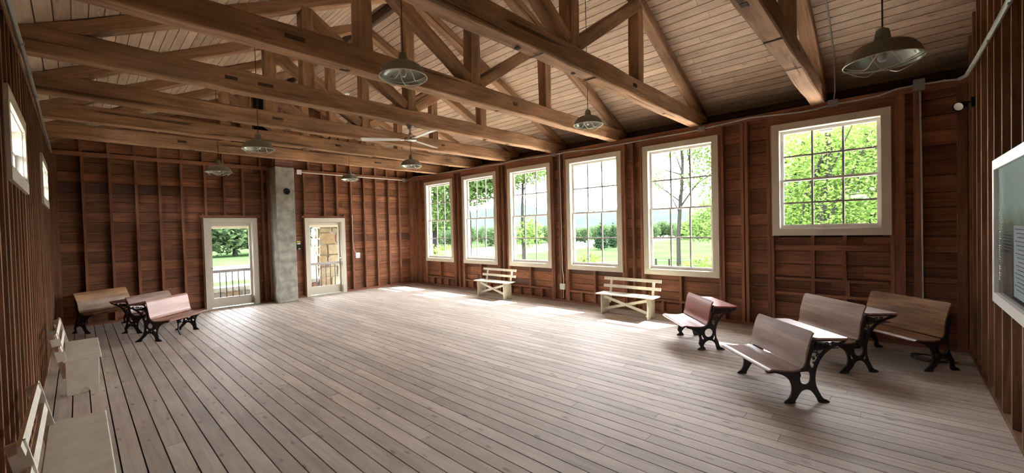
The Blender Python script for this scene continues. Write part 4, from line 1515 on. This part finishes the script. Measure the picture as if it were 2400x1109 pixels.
def make_tree(label, base, h, r0, blobs, n, size, mat, seed, branches=6, cat='tree', name='tree', group=None, bend=.25):
    e = empty(name, base)
    tag(e, label, cat, group)
    rn = random.Random(seed)
    pts = [V((0, 0, -.05))]
    for k in range(1, 8):
        pts.append(V((bend * math.sin(k * .8 + seed) * k / 7, bend * math.cos(k * .7 + seed) * k / 7 * .6, h * .85 * k / 7)))
    mb = MB().tube(pts, [r0 * (1.25 if k == 0 else 1 - .085 * k) for k in range(8)], 8)
    for k in range(branches):
        q = rn.uniform(2.2, 6.5)
        i = int(q)
        p = pts[i].lerp(pts[i + 1], q - i)
        bl = rn.choice(blobs)
        tgt = V(bl[:3]) + V((rn.uniform(-1, 1) * bl[3], rn.uniform(-1, 1) * bl[4], rn.uniform(-.3, .8) * bl[5])) * .6
        mid = p.lerp(tgt, .5) + V((rn.uniform(-.2, .2), rn.uniform(-.2, .2), rn.uniform(0, .4)))
        rr = r0 * rn.uniform(.25, .45)
        mb.tube([p, p.lerp(mid, .6), mid, mid.lerp(tgt, .6), tgt], [rr, rr * .8, rr * .6, rr * .4, rr * .15], 6)
    mb.build('trunk', M_BARK, e, smooth=True)
    link('foliage', leaf_mesh(blobs, n, size, seed), mat, e)
    return e


def ray_at(px, py, depth):
    v = fw + rt2 * ((px - 1200) / FPX) - up2 * ((py - 554.5) / FPX)
    return CAM + v * depth


def ground_at(px, depth):
    p = ray_at(px, 560, depth)
    return (p.x, p.y, GZ)


RV = V((rt.x, rt.y, 0))
# fifth window: slim trunk with leaves to its right
bl = [(RV.x * 1.5, RV.y * 1.5, 5.1, 1.1, 1.1, 1.0), (RV.x * 1.8, RV.y * 1.8, 3.7, 1.0, 1.0, .8), (RV.x * .6, RV.y * .6, 5.9, 1.2, 1.2, .7), (RV.x * -1.1, RV.y * -1.1, 4.5, .8, .8, .5), (RV.x * .5, RV.y * .5, 4.4, .6, .6, .5), (RV.x * 1.6, RV.y * 1.6, 2.4, .9, .9, .6), (RV.x * 2.2, RV.y * 2.2, 6.6, 1.4, 1.4, .9)]
make_tree('slim grey-trunked tree with airy leaves outside the fifth window', ground_at(1592, 17), 8.6, .10, bl, 7000, .065, M_LEAF[0], 4, 12)
# third window
bl = [(.2, 0, 5.6, 1.2, 1.2, .7), (-.6, -.5, 5.2, .9, .9, .6), (1.0, .9, 5.7, 1.0, 1.0, .5), (.4, -.3, 7.3, 1.3, 1.3, 1.0), (.3, .2, 2.4, .8, .8, .9)]
make_tree('slim tree with a straight trunk outside the third window', ground_at(1227, 22), 9.0, .10, bl, 5200, .085, M_LEAF[0], 9, 8, bend=.12)
# second and first windows: fuller crowns
bl = [(0, 0, 4.9, 1.7, 1.7, 1.0), (.6, .4, 6.6, 2.0, 2.0, 1.3), (-.8, -.7, 3.6, 1.0, 1.0, .8), (.9, .8, 5.2, 1.0, 1.0, .7)]
make_tree('full leafy tree overhanging the top of the second window', ground_at(1098, 22), 9.0, .14, bl, 11000, .10, M_LEAF[1], 12, 8)
bl = [(0, 0, 5.5, 2.6, 2.6, 2.0), (.6, .4, 7.6, 2.2, 2.2, 1.6), (-.8, -.4, 3.6, 2.2, 2.2, 1.2)]
make_tree('dense leafy tree outside the first window', ground_at(1022, 24), 9.0, .16, bl, 13000, .10, M_LEAF[0], 15, 8)
bl = [(0, 0, 1.0, 1.6, 1.6, 1.1), (1.3, .4, .8, 1.2, 1.2, .8)]
make_tree('low leafy shrub outside the first window', ground_at(1030, 18), 1.6, .04, bl, 3000, .09, M_LEAF[2], 16, 5, 'shrub', 'shrub')
# sixth window: a wall of leaves
bl = [(0, 0, 3.4, 2.2, 2.2, 1.7), (.4, .4, 5.6, 2.2, 2.2, 1.6), (-.5, -.3, 1.6, 1.7, 1.7, 1.2)]
make_tree('leafy tree with a dark trunk filling the left of the sixth window', ground_at(1868, 17), 7.0, .16, bl, 12000, .07, M_LEAF[2], 21, 8)
make_tree('thick-trunked leafy tree in the middle of the sixth window', ground_at(1928, 14), 6.8, .17, [(0, .3, 3.2, 1.9, 1.9, 1.7), (.2, .5, 5.2, 2.0, 2.0, 1.4), (0, .5, 1.3, 1.6, 1.6, 1.1)], 11000, .06, M_LEAF[2], 22, 8)
make_tree('bright green tree filling the right of the sixth window', ground_at(2040, 15), 6.8, .12, [(0, 0, 3.6, 2.3, 2.3, 2.0), (.2, .3, 5.8, 2.1, 2.1, 1.4), (0, 0, 1.4, 2.0, 2.0, 1.3)], 17000, .065, M_LEAF[0], 23, 8)
make_tree('deep green tree behind the others in the sixth window', ground_at(1960, 24), 9.0, .2, [(0, 0, 4.2, 3.6, 3.2, 3.2), (.5, .5, 7.2, 3.2, 3.2, 1.8), (0, 0, 1.2, 3.4, 3.4, 1.6)], 13000, .12, M_LEAF[0], 24, 8)
# shrubs
make_tree('round bright shrub low in the fourth window', ground_at(1374, 16), 1.7, .035, [(0, 0, .95, .75, .75, .75), (.25, .2, .6, .6, .6, .55)], 1600, .07, M_LEAF[2], 31, 5, 'shrub', 'shrub', bend=.1)
make_tree('round bright shrub low right in the fifth window', ground_at(1640, 14), 1.7, .035, [(0, 0, .9, .7, .7, .75), (-.2, .2, .6, .6, .6, .5)], 1700, .06, M_LEAF[2], 32, 5, 'shrub', 'shrub', bend=.1)
make_tree('leafy young tree at the right edge of the fifth window', ground_at(1690, 26), 5.2, .07, [(0, 0, 3.0, 2.0, 2.0, 1.4), (-1.2, -.8, 2.2, 1.2, 1.2, .8)], 3600, .11, M_LEAF[0], 33, 7)
for k, (px, d_, hh, lb) in enumerate(((1409, 46, 3.1, 'dark conical cedar standing in the meadow, left one in the fourth window'), (1437, 50, 2.9, 'dark conical cedar standing in the meadow, right one in the fourth window'))):
    bl = [(0, 0, hh * f_, hh * .34 * (1.05 - f_), hh * .34 * (1.05 - f_), hh * .16) for f_ in (.18, .32, .48, .64, .8, .93)]
    make_tree(lb, ground_at(px, d_), hh, .08, bl, 1500, .13, M_CEDAR, 41 + k, 4, bend=.05)

# tree line along the far edge of the meadow and along the road: three kinds copied many times
kinds = []
for k in range(3):
    bl = [(0, 0, 4.0, 4.2, 4.2, 3.2), (1.2, .5, 6.3, 3.0, 3.0, 2.3), (-1.6, -.8, 2.4, 3.2, 3.2, 2.2), (2.0, -1.0, 2.2, 3.0, 3.0, 2.0)]
    bl = [tuple(v_ * random.Random(k * 31 + j * 7 + q).uniform(.82, 1.15) for q, v_ in enumerate(b_)) for j, b_ in enumerate(bl)]
    kinds.append((bl, k))
protos = []
for bl, k in kinds:
    protos.append(make_tree('leafy tree in the distant line at the edge of the meadow', (0, 0, GZ), 7.5, .25, bl, 2600, .34, M_HEDGE, 60 + k, 5, group='distant tree line beyond the meadow'))
used = [False] * 3
rn = random.Random(5)


def place_far(p, sc, label, group):
    k = rn.randrange(3)
    if not used[k]:
        e = protos[k]
        used[k] = True
    else:
        e = copy_tree(protos[k])
    e.location = p
    e.rotation_euler = (0, 0, rn.uniform(0, 6.28))
    e.scale = (sc, sc, sc * rn.uniform(.8, 1.1))
    e['label'] = label
    e['group'] = group


px = 985
while px < 1720:
    d_ = rn.uniform(64, 84)
    place_far(ground_at(px, d_), rn.uniform(.34, .50), 'leafy tree in the distant line at the edge of the meadow', 'distant tree line beyond the meadow')
    px += rn.uniform(17, 30)
for k in range(14):
    place_far((-54 + rn.uniform(-4, 4), -16 + k * 4.6 + rn.uniform(-1, 1), GZ), rn.uniform(.85, 1.1), 'leafy tree in the line across the road outside the glass doors', 'trees across the road')
for k in range(3):
    place_far((2.2 + k * 3.2, YL - 9 - k * 1.5, GZ), rn.uniform(.7, .85), 'leafy tree close behind the small left wall windows', 'trees behind the left wall')
# tall autumn-yellow shrub by the porch
make_tree('yellow-green shrub behind the porch column', (-9.0, 2.2, GZ), 3.6, .05, [(0, 0, 1.9, 1.5, 1.5, 1.5), (-.5, -.6, 3.4, 1.3, 1.3, 1.2)], 4500, .09, M_LEAF[2], 71, 6, 'shrub', 'shrub')

# wire fence in the meadow
fe_ = empty('wire_fence', (0, 0, GZ))
tag(fe_, 'thin wire fence on grey posts low in the fifth window', 'fence')
prev = None
for k, px in enumerate((1300, 1390, 1470, 1536, 1567, 1668, 1760)):
    p = V(ground_at(px, 20 + (k % 2) * .3))
    MB().tube([(p.x, p.y, -.1), (p.x + .01, p.y, .98)], .045, 8).build('post', M_BARK, fe_)
    if prev is not None:
        for zz in (.35, .65, .9):
            MB().tube([(prev.x, prev.y, zz), (p.x, p.y, zz)], .006, 5).build('wire', M_GALV, fe_)
    prev = p

# flood lights under the eave outside the windows
for k, (px_, py_, lb) in enumerate(((1936, 303, 'pale flood light under the eave at the top of the sixth window'), (1356, 388, 'pale flood light under the eave at the top of the fourth window'))):
    v = ray_at(px_, py_, 1.0) - CAM
    p = CAM + v * ((0.85 - CAM.y) / v.y)
    fl_ = empty('flood_light', p)
    tag(fl_, lb, 'flood light')
    MB().box((-.09, -.03, -.035), (.09, .05, .035)).build('housing', M_PLAST, fl_)
    MB().box((-.08, -.034, -.028), (.08, -.03, .028)).build('lens', M_SASH, fl_)
    MB().tube([(0, .02, .03), (0, .02, ceil_z(.87) + .02 - p.z)], .012, 6).build('stem', M_GREYB, fl_)
